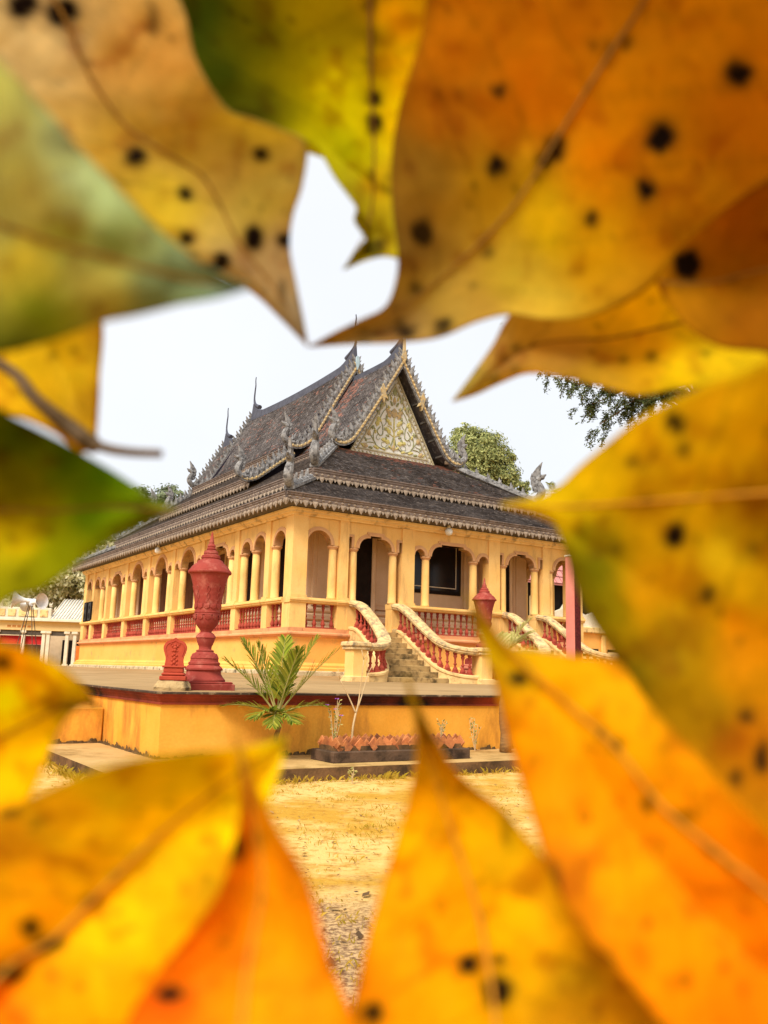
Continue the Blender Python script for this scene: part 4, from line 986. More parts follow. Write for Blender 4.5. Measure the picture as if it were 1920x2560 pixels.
for i in range(4):
    for xx in (.10, Lx - .10): put(tileD, 'edging_tile', tr_, (xx, .12 + (Ly - .24) * i / 3, .22), (0, r.uniform(-.1, .1), PI / 2 + r.uniform(-.2, .2)))
# bare forked shrub and flowering weeds in the trough
bs = empty('bare_shrub', loc2w(-5.55, -13.08, pz + .19), YAW, 'leafless pale forked shrub growing from the left end of the trough', 'shrub')
TWIG = mat('pale_twig', (.62, .46, .26), (.5, .34, .17), bump=.2)
mb = MB(); mb.tube(cr([(0, 0, -.04), (.01, 0, .22), (.05, .0, .42)], 4), [.014] * 8 + [.012], 6); mb.build('stem', TWIG, bs, True)
for tip in ((-.20, .02, .85), (.13, -.03, 1.12), (.26, .05, .95)):
    mb = MB(); mb.tube(cr([(.05, 0, .41), (.05 + (tip[0] - .05) * .4, tip[1] * .5, .6), tip], 5), [.012 - .0007 * i for i in range(11)], 6)
    t = Vector(tip); e = t + Vector((.07, 0, .11)); f_ = t + Vector((-.04, 0, .13)); mb.tube([t, e], [.006, .004], 5); mb.tube([t, f_], [.006, .004], 5); mb.build('branch', TWIG, bs, True)
PURP = mat('violet_petal', (.34, .10, .5), (.26, .07, .42), bump=0)
def weed(loc, n, h, seed, label, flowers=0, group='thin weeds by the terrace wall'):
    r = random.Random(seed); o = empty('flowering_weed' if flowers else 'dry_weed', loc, 0, label, 'weed', group)
    for i in range(n):
        a = r.uniform(0, 6.28); q = r.uniform(.05, .24) * h; tip = Vector((q * math.cos(a), q * math.sin(a), h * r.uniform(.6, 1)))
        mb = MB(); pts = cr([(0, 0, -.02), tip * .5 + Vector((r.uniform(-.02, .02), r.uniform(-.02, .02), .04)), tip], 4); mb.tube(pts, .0035, 4, 1)
        for k in range(7):
            p = pts[min(len(pts) - 1, 2 + k)]; v = Vector((r.uniform(-1, 1), r.uniform(-1, 1), r.uniform(-.1, .8))).normalized() * r.uniform(.03, .07); s_ = v.orthogonal().normalized() * .012
            mb.add([p, p + v * .5 + s_, p + v, p + v * .5 - s_], [(0, 1, 2, 3)], 0)
        mb.build('stem', [F_WEED, TWIG], o)
        if i < flowers:
            f_ = MB()
            for k in range(5):
                b = 2 * PI * k / 5; f_.add([tip, tip + Vector((.03 * math.cos(b - .4), .03 * math.sin(b - .4), .012)), tip + Vector((.038 * math.cos(b), .038 * math.sin(b), .0)), tip + Vector((.03 * math.cos(b + .4), .03 * math.sin(b + .4), .012))], [(0, 1, 2, 3)])
            f_.build('flower', PURP, o)
weed(loc2w(-5.8, -13.05, pz + .18), 9, .62, 3, 'thin weed with small violet flowers at the left end of the trough', 4)
weed(loc2w(-4.1, -13.1, pz + .18), 6, .36, 5, 'small dry weed sprouting at the right end of the trough')
weed(loc2w(-3.0, -12.5, pz), 8, .5, 6, 'dry brown weed against the wall beside the palm trunk')
weed(aty(880, 1955, 10.75) - Vector((0, 0, aty(880, 1955, 10.75).z)), 5, .2, 9, 'little leafy weed growing at the foot of the kerb')

# ================================================================== BACKGROUND
# pavilion at left
pvx = empty('pavilion', Vector((-23.2, 58, 1.15)), .12, 'pale open pavilion with white paired columns and corrugated roof at the far left', 'pavilion')
MB().box(-6, 5.2, .6, 5, -1.2, .02).build('floor', OFFW, pvx)
for x in (-3.2, -2.0, -.35, .95, 1.25, 2.45, 2.95, 4.1):
    MB().bbox(x - .11, x + .11, .7, .92, 0, 2.25, .02).bbox(x - .19, x + .19, .62, 1.0, 2.08, 2.25, .02).bbox(x - .17, x + .17, .64, .98, 0, .12, .02).build('column', OFFW, pvx)
MB().bbox(-5, 5.0, .66, .96, 2.252, 2.85, .02).build('beam', OFFY, pvx)
MB().bbox(-5.2, 5.2, .3, 1.2, 2.851, 3.05, .03).build('cornice', OFFW, pvx)
MB().bbox(-5.0, 1.35, .5, .7, 3.05, 3.75, .03).build('parapet', OFFW, pvx)
for i in range(9):
    MB().bbox(-4.8 + i * .68, -4.3 + i * .68, .44, .505, 3.16, 3.62, .02).build('parapet_panel', CREAM, pvx)
    mb = MB(); blade(mb, (-4.6 + i * .68, .6, 3.74), (-4.5 + i * .68, .6, 4.25), .22, .08, (0, 1, 0), .2); mb.build('parapet_flame', OFFW, pvx)
rf = MB().add([(1.3, .35, 3.06), (5.6, .35, 3.06), (5.6, 4, 4.6), (1.3, 4, 4.6), (1.3, .35, 3.0), (5.6, .35, 3.0)], [(0, 1, 2, 3), (4, 5, 1, 0)]).build('roof', METAL, pvx)
for i in range(22):
    x = 1.35 + i * .195; mb = MB(); mb.tube([(x, .33, 3.07), (x, 4, 4.62)], .05, 6); mb.build('roof_rib', OFFW, rf, True)
MB().box(-5, 4.6, 3.4, 3.5, 0, 2.9).build('rear_wall', CEIL, pvx)
MB().box(1.6, 2.7, 3.3, 3.395, 0, 1.75).build('dark_opening', DARKO, pvx); MB().box(3.2, 4.2, 3.3, 3.395, 0, 1.75).build('dark_opening', DARKO, pvx)
MB().box(-1.9, .9, 1.0, 1.05, 1.35, 1.9).build('red_banner', mat('red_cloth', (.5, .03, .03), bump=.05), pvx)
MB().box(-1.9, .9, 1.02, 1.07, .2, 1.34).build('dark_screen', mat('brown_screen', (.07, .03, .02), bump=.1), pvx)
for x0, x1 in ((1.4, 2.35), (-1.9, -.45), (-.25, .85)): MB().box(x0, x1, .75, .85, 1.95, 2.25).build('valance', RODM, pvx)
MB().box(3.5, 4.9, -1.2, -.9, 0, 1.3).build('orange_box', mat('orange_board', (.62, .17, .03), bump=.05), pvx)
MB().box(-1.5, .2, .64, .66, 2.42, 2.60).build('sign_strip', OFFY, pvx)
for i in range(5): MB().box(-1.4 + i * .32, -1.17 + i * .32, .625, .639, 2.45, 2.57).build('sign_character', mat('faded_orange_lettering', (.55, .22, .06), bump=0), pvx)
# horn loudspeakers on a rod tower
hb = Vector((-17.9, 45, 1.1))
tw_ = empty('speaker_tower', hb, 0, 'thin tapering rod tower with guy rods carrying the white horn loudspeakers', 'tower')
for a in range(4):
    b = PI / 4 + a * PI / 2; mb = MB(); mb.tube([(1.0 * math.cos(b), .7 * math.sin(b), -1.1), (.1 * math.cos(b), .1 * math.sin(b), 3.1)], .022, 5); mb.build('leg', RODM, tw_)
for z, q in ((.6, .62), (1.6, .4), (2.5, .22)):
    mb = MB()
    for a in range(4):
        b, c = PI / 4 + a * PI / 2, PI / 4 + (a + 1) * PI / 2; k = .7; mb.tube([(q * math.cos(b), q * k * math.sin(b), z), (q * math.cos(c), q * k * math.sin(c), z)], .012, 4)
    mb.build('brace', RODM, tw_)
for d, zz, sc, lab in (((1, -.5, .1), 3.22, 1.0, 'white horn loudspeaker facing right on the rod tower'), ((-1, -.35, .08), 3.3, 1.15, 'large white horn loudspeaker facing left on the rod tower'), ((-.8, .9, -.05), 3.12, .8, 'small white horn loudspeaker at the far left of the tower top')):
    v = Vector(d).normalized(); o = empty('horn_loudspeaker', hb + Vector((0, 0, zz)) + v * .12, 0, lab, 'loudspeaker', 'white horn loudspeakers on the tower')
    o.rotation_euler = v.to_track_quat('Z', 'Y').to_euler(); o.scale = (sc, sc, sc)
    autosmooth(MB().lathe([(.1, -.15), (.1, .05), (.09, .1), (.14, .3), (.25, .5), (.4, .64), (.41, .66), (.38, .645), (.2, .45), (.06, .2)], 20).build('horn', mat('white_horn_enamel', (.78, .78, .76), rough=.4, bump=0), o), 60)
    MB().lathe([(.12, -.34), (.13, -.2), (.11, -.14)], 12).build('driver', METAL, o)
# right background hall with pink roof
rb = empty('rear_hall', Vector((12.5, 47, 1.0)), YAW, 'orange hall with pink tiled roof and pale scalloped parapet behind the temple on the right', 'building')
MB().box(-6, 6, 0, 8, -1, 2.6).build('wall', YEL2, rb)
MB().bbox(-6.15, 6.15, -.2, 8.2, 2.6, 2.9, .04).build('cornice', CREAM, rb)
for i in range(5):
    mb = MB(); x = -4.6 + i * 2.4
    mb.prism([(x - 1.15, 2.9), (x + 1.15, 2.9), (x + 1.15, 4.3), (x + .7, 3.75), (x, 3.5), (x - .7, 3.75), (x - 1.15, 4.3)], lambda a, z, d: (a, d, z), -.05, .15); mb.build('parapet_panel', OFFW, rb)
for i in range(6):
    MB().bbox(-5.95 + i * 2.4, -5.65 + i * 2.4, -.15, .2, 2.9, 4.3, .04).build('parapet_post', OFFY, rb)
rs = MB().add([(-6.6, -.2, 5.0), (6.6, -.2, 5.0), (5.6, 3.6, 9.2), (-5.6, 3.6, 9.2), (-6.6, -.2, 4.9), (6.6, -.2, 4.9), (6.6, 8, 5.0), (-6.6, 8, 5.0)], [(0, 1, 2, 3), (4, 5, 1, 0), (7, 3, 2, 6), (0, 3, 7), (1, 6, 2)]).build('roof', PINKR, rb)
for i in range(11):
    t = i / 11; z = 5 + 4.2 * t; y = -.2 + 3.8 * t; mb = MB(); mb.box(-6.6 + t, 6.6 - t, y - .03, y - .0, z - .012, z + .02); mb.build('tile_course', GROUTD, rs)
for i in range(33):
    x = -6.4 + i * .4; mb = MB(); k = (1 if x < 0 else -1) * max(0, abs(x) - 5.6); mb.tube([(x, -.2, 5.01), (x * .85, 3.6, 9.21)], .014, 4); mb.build('tile_joint', GROUTD, rs)
MB().box(-6.1, 6.1, .3, 7.6, 2.9, 4.95).build('upper_wall', DARKO, rb)
for i in range(6):
    x = -5 + i * 2
    MB().bbox(x - .15, x + .15, -.12, -.002, -.8, 2.5, .02).build('pilaster', YEL, rb)
    if i < 5: 
        g_ = MB().box(x + .35, x + 1.65, -.03, -.001, .9, 1.8).build('vent', DARKO, rb)
        for k in range(3): MB().box(x + .36, x + 1.64, -.05, -.031, 1.0 + k * .27, 1.12 + k * .27).build('slat', OFFY, g_)
# trees
def tree(name, loc, h, blobs, nleaf, size, matr, label, group=None, seed=1, tr=.35, droop=False):
    r = random.Random(seed); o = empty(name, loc, 0, label, 'tree', group)
    tk = MB(); c0 = Vector(blobs[0][:3])
    tk.tube(cr([(0, 0, -.3), (.1, .05, h * .35), (c0.x * .5, c0.y * .5, h * .65), (c0.x, c0.y, c0.z)], 5), [tr * (1.1 - .06 * i) for i in range(16)], 10)
    tk.build('trunk', BARK, o, True)
    for b in blobs[1:]:
        mb = MB(); st_ = Vector((c0.x * .4, c0.y * .4, h * .55)); mb.tube(cr([st_, st_.lerp(Vector(b[:3]), .5) + Vector((0, 0, -.3)), b[:3]], 4), [tr * .4 * (1 - .08 * i) for i in range(9)], 6); mb.build('limb', BARK, o, True)
    tot = sum(b[3] ** 2 for b in blobs); mb = MB()
    for bx, by, bz, br in blobs:
        n = int(nleaf * br * br / tot); clumps = []
        for k in range(max(6, int(n / 60))):
            v = Vector((r.gauss(0, 1), r.gauss(0, 1), r.gauss(0, 1))).normalized() * br * (r.uniform(.55, 1.0)); clumps.append(Vector((bx, by, bz)) + Vector((v.x, v.y, v.z * .8)))
        for k in range(n):
            c = r.choice(clumps); p = c + Vector((r.gauss(0, 1), r.gauss(0, 1), r.gauss(0, .7))) * br * .13
            nrm = ((p - Vector((bx, by, bz))).normalized() + Vector((r.uniform(-.7, .7), r.uniform(-.7, .7), r.uniform(-.2, .9)))).normalized()
            a = nrm.orthogonal().normalized(); b2 = nrm.cross(a); an = r.uniform(0, 6.28); u = a * math.cos(an) + b2 * math.sin(an); w_ = nrm.cross(u); s_ = size * r.uniform(.6, 1.25)
            mb.add([p - u * s_ * .5, p + w_ * s_ * .28, p + u * s_ * .5 + nrm * s_ * -.12, p - w_ * s_ * .28], [(0, 1, 2, 3)])
    mb.build('crown', matr, o)
    return o
c = aty(1186, 1160, 72)
tree('round_tree', (c.x, 72, 0), c.z, [(0, 0, c.z - .2, 3.2), (-2.0, .3, c.z - .9, 1.9), (1.9, 0, c.z - 1.3, 2.0), (3.0, .4, c.z - 3.2, 1.7), (.3, -.8, c.z + 1.3, 2.1), (-.8, 0, c.z - 3.2, 2.4), (1.3, -.8, c.z - 4.0, 2.2), (-2.9, .2, c.z - .2, 1.6), (-3.0, .3, c.z - 2.2, 1.8), (-2.2, .2, c.z - 4.2, 2.0), (2.5, 0, c.z + .6, 1.2), (-.9, -.3, c.z + 2.4, 1.3), (3.7, .2, c.z - 1.9, 1.1)], 60000, .25, F_ROUND, 'dense rounded green tree rising behind the gable on the right', seed=2)
c = aty(425, 1235, 78)
tree('hazy_tree', (c.x, 78, 0), c.z, [(0, 0, c.z - .6, 1.9), (-1.6, 0, c.z - 1.6, 1.5), (1.4, 0, c.z - 1.5, 1.5)], 5200, .32, F_PALE, 'pale hazy tree showing above the rear of the roof on the left', 'trees behind the temple', seed=3)
c = aty(340, 1235, 76)
tree('hazy_tree', (c.x, 76, 0), c.z, [(0, 0, c.z - .6, 1.7), (-1.5, 0, c.z - 1.8, 2.0)], 4200, .32, F_PALE, 'small treetop peeping over the green leaf edge at left', 'trees behind the temple', seed=4)
for i, (px, py, Y, br, lab) in enumerate(((215, 1390, 64, 3.4, 'dry olive tree at the end of the temple roof'), (140, 1455, 66, 3.6, 'dry olive tree above the pavilion roof'), (250, 1430, 70, 3.8, 'dry olive tree behind the far corner of the temple'), (60, 1510, 72, 3.2, 'dry olive tree behind the horn loudspeakers'), (190, 1540, 68, 2.0, 'low dry olive tree between pavilion and temple'))):
    c = aty(px, py, Y); tree('olive_tree', (c.x, Y, 0), c.z, [(0, 0, c.z, br), (-br * .6, 0, c.z - br * .4, br * .7), (br * .6, .3, c.z - br * .5, br * .7)], 16000, .34, F_OLIVE, lab, 'dry trees at the left behind the pavilion', seed=20 + i, tr=.22)
# small spired roof among the trees
sr = empty('small_roof', aty(128, 1530, 62) - Vector((0, 0, 1.0)), .3, 'small brown gable roof with white crest among the trees at left', 'roof')
MB().prism([(-1.3, 0), (1.3, 0), (0, 1.3)], lambda a, z, d: (a, d, z), -.5, 3).build('gable', mat('brown_gable', (.30, .2, .13), bump=.1), sr)
MB().box(-1.4, 1.4, -.4, 3, -.4, -.002).build('yellow_band', GOLD, sr)
MB().box(-1.2, 1.2, -.3, 2.9, -(sr.location.z + .2), -.402).build('wall', OFFY, sr)
for s_ in (-1, 1):
    for k in range(6):
        t = k / 5; mb = MB(); blade(mb, (s_ * 1.3 * (1 - t), -.52, 1.3 * t), (s_ * (1.3 * (1 - t) + .1), -.52, 1.3 * t + .35), .16, .08, (0, 1, 0), .2); mb.build('crest_flame', OFFW, sr)
# feathery tree hanging in from the right
ft = empty('feathery_tree', Vector((8.6, 21.5, 0)), 0, 'tree with fine drooping foliage hanging in at the upper right', 'tree')
mb = MB(); mb.tube(cr([(0, 0, -.2), (.1, 0, 3), (-.2, .2, 6), (-.6, 0, 8.6), (-.8, 0, 11)], 5), [.34 - .012 * i for i in range(21)], 10); mb.build('trunk', BARK, ft, True)
r = random.Random(12); fol = MB()
limbs = [(1345, 905, 20.0, 7), (1360, 935, 20.1, 6), (1445, 960, 19.8, 16), (1480, 1010, 20.2, 16), (1530, 960, 20.3, 18), (1560, 1010, 20.5, 16), (1620, 960, 20.6, 18), (1500, 1060, 20.4, 12), (1660, 930, 20.8, 16), (1475, 930, 20.0, 12), (1600, 1010, 20.7, 14), (1700, 900, 20, 16), (1780, 880, 21, 16)]
for i, (px, py, Y, nc) in enumerate(limbs):
    e = aty(px, py, Y) - ft.location; s0 = Vector((-.4, 0, 7.6 + .25 * (i % 4)))
    mid = s0.lerp(e, .5) + Vector((0, 0, .5)); lp_ = cr([s0, mid, e], 6); mb = MB(); mb.tube(lp_, [.055 - .0035 * k for k in range(len(lp_))], 6); mb.build('limb', BARK, ft, True)
    for t in range(nc):
        q = lp_[r.randint(8, len(lp_) - 1)] + Vector((r.gauss(0, .16), r.gauss(0, .25), r.gauss(0, .13))); ln = r.uniform(.22, .5); sw = Vector((r.uniform(-1.0, .7), r.uniform(-.5, .5), 0))
        tw2 = [q + sw * (k / 5) * ln + Vector((0, 0, -ln * (k / 5) ** 1.5)) for k in range(6)]; fol.tube(tw2, [.006] * 6, 4, 1)
        for k in range(int(ln * 260)):
            f = r.random() * 4.99; j = int(f); p = tw2[j].lerp(tw2[j + 1], f - j) + Vector((r.gauss(0, .03), r.gauss(0, .04), r.gauss(0, .03))); v = Vector((r.uniform(-1, 1), r.uniform(-1, 1), r.uniform(-.9, .4))).normalized() * r.uniform(.05, .11); s_ = v.orthogonal().normalized() * .020
            fol.add([p, p + v * .5 + s_, p + v, p + v * .5 - s_], [(0, 1, 2, 3)], 0)
fol.build('foliage', [F_DARK, BARK], ft)
top = MB()
for i in range(5200):                                     # the tree's own high crown
    q = Vector((r.gauss(-.8, 1.5), r.gauss(0, 1.5), r.gauss(11.6, .8))); v = Vector((r.uniform(-1, 1), r.uniform(-1, 1), r.uniform(-.9, .4))).normalized() * r.uniform(.1, .22); s_ = v.orthogonal().normalized() * .04
    top.add([q, q + v * .5 + s_, q + v, q + v * .5 - s_], [(0, 1, 2, 3)])
top.build('crown', F_DARK, ft)
fw_ = MB(); r = random.Random(77)
for i in range(16000):                                    # a distant belt of trees round the compound
    a = r.uniform(-1.25, 1.25); R_ = r.uniform(118, 135); h = 5.5 + 3.5 * math.sin(a * 23) * math.sin(a * 9 + 1) + 1.5 * math.sin(a * 61); q = Vector((R_ * math.sin(a), R_ * math.cos(a), abs(r.gauss(0, .5)) * h if r.random() < .3 else r.random() ** .6 * h)); n_ = Vector((r.uniform(-1, 1), r.uniform(-1, 0), r.uniform(0, 1))).normalized(); u = n_.orthogonal().normalized() * r.uniform(.5, 1.1); v = n_.cross(u) * .7
    fw_.add([q - u, q + v, q + u, q - v], [(0, 1, 2, 3)])
tag(fw_.build('far_wood', F_OLIVE), 'distant belt of dry trees closing the view round the compound', 'wood', kind='stuff')
# palm crown behind the right hip
c = aty(1385, 1235, 62)
pb = palm('distant_palm', (c.x, 62, 0), c.z, .2, [(a * .7, .5 + .5 * math.sin(a * 2.3), 1.9, .5, .55) for a in range(9)], 'distant palm crown with upright fronds behind the right roof corner', seed=6)

# ground cover
r = random.Random(21); gr = MB()
def tuft(x, y, n, h):
    for k in range(n):
        a = r.uniform(0, 6.28); b = Vector((x + r.gauss(0, .05), y + r.gauss(0, .05), -.01)); l = h * r.uniform(.5, 1.2); v = Vector((math.cos(a) * r.uniform(.1, .8), math.sin(a) * r.uniform(.1, .8), 1)).normalized() * l; s_ = Vector((-math.sin(a), math.cos(a), 0)) * .003
        gr.add([b - s_, b + s_, b + v * .6 + s_ * .7 + Vector((0, 0, .0)), b + v + Vector((v.x * .5, v.y * .5, -l * .15))], [(0, 1, 2), (0, 2, 3)])
for i in range(3600):
    y = 2.2 + 9.3 * r.random() ** 1.2; x = r.uniform(-.55, .55) * y * .9
    dens = math.sin(x * 2.1 + 1.0) * math.sin(y * 1.7 + .4) + .5 * math.sin(x * 5 + y * 3)
    lx, ly = w2loc((x, y, 0))
    if ly > -13.75 and lx > -9.0: continue
    if dens > .15 or r.random() < .12: tuft(x, y, r.randint(5, 11), r.uniform(.02, .055))
for i in range(130):                                      # grass along the foot of the kerb
    s_ = r.uniform(-8.9, -1.0); p = loc2w(s_, -13.86 - abs(r.gauss(0, .06)), -P0.z); tuft(p.x, p.y, 8, r.uniform(.05, .13))
for i in range(60):
    p = loc2w(-8.96 - abs(r.gauss(0, .07)), r.uniform(-13.8, -10), -P0.z); tuft(p.x, p.y, 10, r.uniform(.06, .16))
tag(gr.build('dry_grass', F_GRASS), 'thin dry yellow grass in patches on the sandy ground', 'grass', kind='stuff')
lt = MB()
for i in range(4200):
    y = 1.9 + 9.5 * r.random() ** 1.6; x = r.uniform(-.5, .5) * y; lx, ly = w2loc((x, y, 0))
    if ly > -13.85 and lx > -9: continue
    s_ = r.uniform(.006, .020) if r.random() < .93 else r.uniform(.02, .042); a = r.uniform(0, 6.28); t = r.uniform(-.4, .4); u = Vector((math.cos(a), math.sin(a), t)) * s_; v = Vector((-math.sin(a), math.cos(a), r.uniform(-.3, .3))) * s_ * .6; p = Vector((x, y, .016 + .03 * math.sin(x * 1.3 + y * .7) * math.sin(y * 1.1 - x * .4)))
    lt.add([p - u, p + v, p + u, p - v], [(0, 1, 2, 3)])
tag(lt.build('leaf_litter', F_LITTER), 'small dry leaf bits and chips scattered over the sandy ground', 'litter', kind='stuff')

# ================================================================== LEAVES CLOSE TO THE CAMERA
def leaf_mat():
    m = bpy.data.materials.new('autumn_leaf'); m.use_nodes = True; T = m.node_tree; N = T.nodes; K = T.links; N.clear()
    o = N.new('ShaderNodeOutputMaterial'); at_ = N.new('ShaderNodeAttribute'); at_.attribute_name = 'pigment'
    tx = N.new('ShaderNodeTexCoord')
    n1 = N.new('ShaderNodeTexNoise'); n1.inputs['Scale'].default_value = 420; n1.inputs['Detail'].default_value = 4; K.new(tx.outputs['Object'], n1.inputs['Vector'])
    r1 = N.new('ShaderNodeMapRange'); r1.inputs['To Min'].default_value = .86; r1.inputs['To Max'].default_value = 1.12; K.new(n1.outputs['Fac'], r1.inputs['Value'])
    mm = N.new('ShaderNodeMix'); mm.data_type = 'RGBA'; mm.blend_type = 'MULTIPLY'; mm.inputs['Factor'].default_value = 1; K.new(at_.outputs['Color'], mm.inputs['A']); K.new(r1.outputs['Result'], mm.inputs['B'])
    c = mm.outputs['Result']
    d = N.new('ShaderNodeBsdfPrincipled'); d.inputs['Roughness'].default_value = .6; d.inputs['Specular IOR Level'].default_value = .02; t = N.new('ShaderNodeBsdfTranslucent'); x = N.new('ShaderNodeMixShader'); x.inputs[0].default_value = .5
    K.new(c, d.inputs['Base Color']); K.new(c, t.inputs['Color']); K.new(d.outputs[0], x.inputs[1]); K.new(t.outputs[0], x.inputs[2]); K.new(x.outputs[0], o.inputs['Surface'])
    return m
LEAF = leaf_mat()
RIB = mat('leaf_rib', (.28, .14, .025), (.20, .10, .018), scale=200, bump=.1, rough=.6)
RIBO = mat('orange_leaf_rib', (.46, .21, .015), (.38, .16, .012), scale=200, bump=.1, rough=.6)
STALK = mat('dark_leaf_stalk', (.07, .045, .022), (.11, .065, .028), scale=150, bump=.2, rough=.6)
def resample(pl, n):
    p = np.array([(v.x, v.y) for v in cr([(a, b, 0) for a, b in pl], 8)]); s = np.concatenate([[0], np.cumsum(np.hypot(*np.diff(p, axis=0).T))]); q = np.linspace(0, s[-1], n)
    return np.stack([np.interp(q, s, p[:, 0]), np.interp(q, s, p[:, 1])], 1)
_ng = np.random.default_rng(5)
_grid = _ng.random((64, 64))
def vnoise(x, y):
    xi = np.floor(x).astype(int); yi = np.floor(y).astype(int); fx = x - xi; fy = y - yi; fx = fx * fx * (3 - 2 * fx); fy = fy * fy * (3 - 2 * fy)
    g = lambda a, b: _grid[a % 64, b % 64]
    return (g(xi, yi) * (1 - fx) + g(xi + 1, yi) * fx) * (1 - fy) + (g(xi, yi + 1) * (1 - fx) + g(xi + 1, yi + 1) * fx) * fy
def fbm(x, y): return (vnoise(x, y) + .5 * vnoise(2.1 * x + 7, 2.1 * y + 3) + .25 * vnoise(4.3 * x + 1, 4.3 * y + 9)) / 1.75
GAINS = {1: (1.28, 1.85, 2.7), 2: (1.2, 1.6, 1.9), 3: (1.45, 1.95, .7), 4: (1.08, 1.5, .9), 5: (1.2, 1.9, .6), 6: (1.4, 2.4, 2.6), 7: (1.1, 1.4, .6), 8: (1.02, 1.25, .4),
         9: (1.04, 1.32, .4), 10: (1.12, 1.72, .5), 11: (1.06, 1.4, .5), 12: (1.45, 2.5, .6), 13: (1.4, 2.1, .6), 14: (1.2, 1.5, .6)}   # leaf tissue passes light on, so its pigment is paler than its look
GRP = 'spotted autumn leaves hanging close to the camera'
def leaf(label, base, left, right, db, dt, cols, spots=(), rib=None, ribmat=RIB, fold=.010, curl=.006, stalk=None, seed=1, gain=1.0, bumpy=.0015, ribr=.00055, veins=.17):
    """left/right: outline polylines (pixels) from the stalk end to the tip; db/dt: metres from the lens at stalk end and tip"""
    tip = left[-1]; NL, NW = 120, 48
    Lp = resample([base] + list(left), NL); Rp = resample([base] + list(right), NL)
    Mp = resample(rib, NL) if rib else None
    s = np.linspace(0, 1, NL)[:, None]; t = np.linspace(0, 1, NW + 1)[None, :]
    X = Lp[:, :1] * (1 - t) + Rp[:, :1] * t; Y = Lp[:, 1:] * (1 - t) + Rp[:, 1:] * t
    D = db + (dt - db) * s + fold * (1 - np.abs(2 * t - 1)) * np.sin(PI * np.clip(s, 0, 1)) + curl * np.sin(2.6 * PI * s + seed) * (2 * t - 1) ** 2 + bumpy * (fbm(X / 170 + seed * 3, Y / 170) - .5) * 2
    P = (np.array(CAMPOS)[None, None] + D[..., None] * (np.array(RT)[None, None] * ((X - 960) / FPX)[..., None] + np.array(UP)[None, None] * (-(Y - 1280) / FPX)[..., None] + np.array(_fw)[None, None]))
    # pigment
    W = 0; C = 0
    wx = X + 120 * (fbm(X / 160 + seed, Y / 160) - .5); wy = Y + 120 * (fbm(X / 160 + 9, Y / 160 + seed) - .5)
    for cx_, cy_, rgb in cols:
        q = 1 / (((wx - cx_) ** 2 + (wy - cy_) ** 2) / 90 ** 2 + .25) ** 1.6; W = W + q; C = C + q[..., None] * np.array(L(*rgb))
    C = C / W[..., None] * np.array(GAINS.get(seed, (1, 1, 1)))
    C *= (1 + .30 * (fbm(X / 90 + seed * 5, Y / 90 + 2) - .5) + .14 * (fbm(X / 22, Y / 22 + seed) - .5))[..., None]
    vein = np.abs(((s * 9 + np.abs(2 * t - 1) * 1.5) % 1) - .5) < .035
    C *= (1 - veins * vein)[..., None]
    fr = fbm(X / 30 + 3, Y / 30 + seed)
    bl = np.clip((fbm(X / 60 + seed * 2, Y / 60 + 5) - .60) / .16, 0, 1)[..., None]; C = C * (1 - .38 * bl * np.array((.55, .9, 1.)))      # browned patches
    ed = np.clip((np.abs(2 * t - 1) - .93) / .07, 0, 1) * (.35 + .65 * fbm(X / 45, Y / 45 + seed)); C = C * (1 - .38 * ed[..., None])           # dried margin
    for i in range(26):                                   # freckles
        a, b = _ng.uniform(.1, .95), _ng.uniform(.05, .95); i0, j0 = int(a * (NL - 1)), int(b * NW); r0 = _ng.uniform(5, 11)
        k = np.exp(-(((X - X[i0, j0]) ** 2 + (Y - Y[i0, j0]) ** 2) / r0 ** 2)); C = C * (1 - .5 * k[..., None])
    for sp in spots:
        sx, sy, r0 = sp[:3]; ry = sp[3] if len(sp) > 3 else r0; st_ = sp[4] if len(sp) > 4 else 1.
        d = np.sqrt(((X - sx) / r0) ** 2 + ((Y - sy) / ry) ** 2) + .5 * (fr - .5)
        k = (np.clip((1.12 - d) / .28, 0, 1) * st_)[..., None]; halo = (np.clip((1.9 - d) / .9, 0, 1) * .35 * st_)[..., None]
        C = C * (1 - halo) + halo * np.array((.16, .05, .008)); C = C * (1 - k) + k * np.array((.012, .006, .004))
    c0 = at(*base, db); o = empty('leaf', c0, 0, label, 'leaf', GRP)
    vs = (P.reshape(-1, 3) - np.array(c0)).tolist(); n = NW + 1
    fs = [(i * n + j, i * n + j + 1, (i + 1) * n + j + 1, (i + 1) * n + j) for i in range(NL - 1) for j in range(NW)]
    me = MB().add(vs, fs).mesh('blade', LEAF, True)
    a = me.color_attributes.new('pigment', 'FLOAT_COLOR', 'POINT'); rgba = np.ones((NL * n, 4), np.float32); rgba[:, :3] = np.clip(C.reshape(-1, 3), 0.002, .97); a.data.foreach_set('color', rgba.ravel())
    bo = put(me, 'blade', o); sm = bo.modifiers.new('thickness', 'SOLIDIFY'); sm.thickness = .00035; sm.offset = 0
    # midrib follows the fold (or the given pixel line), a little proud of the near side
    mid = []
    for i in range(0, NL, 3):
        if Mp is not None:
            x, y = Mp[i]; k = np.argmin((X - x) ** 2 + (Y - y) ** 2); ii, jj = divmod(int(k), n); d = D[ii, jj]
        else: x, y, d = X[i, NW // 2], Y[i, NW // 2], D[i, NW // 2]
        mid.append(Vector(at(x, y, d - .0005)) - c0)
    MB().tube(mid, [ribr * (1 - .75 * i / (len(mid) - 1)) for i in range(len(mid))], 8).build('midrib', ribmat, bo, True)
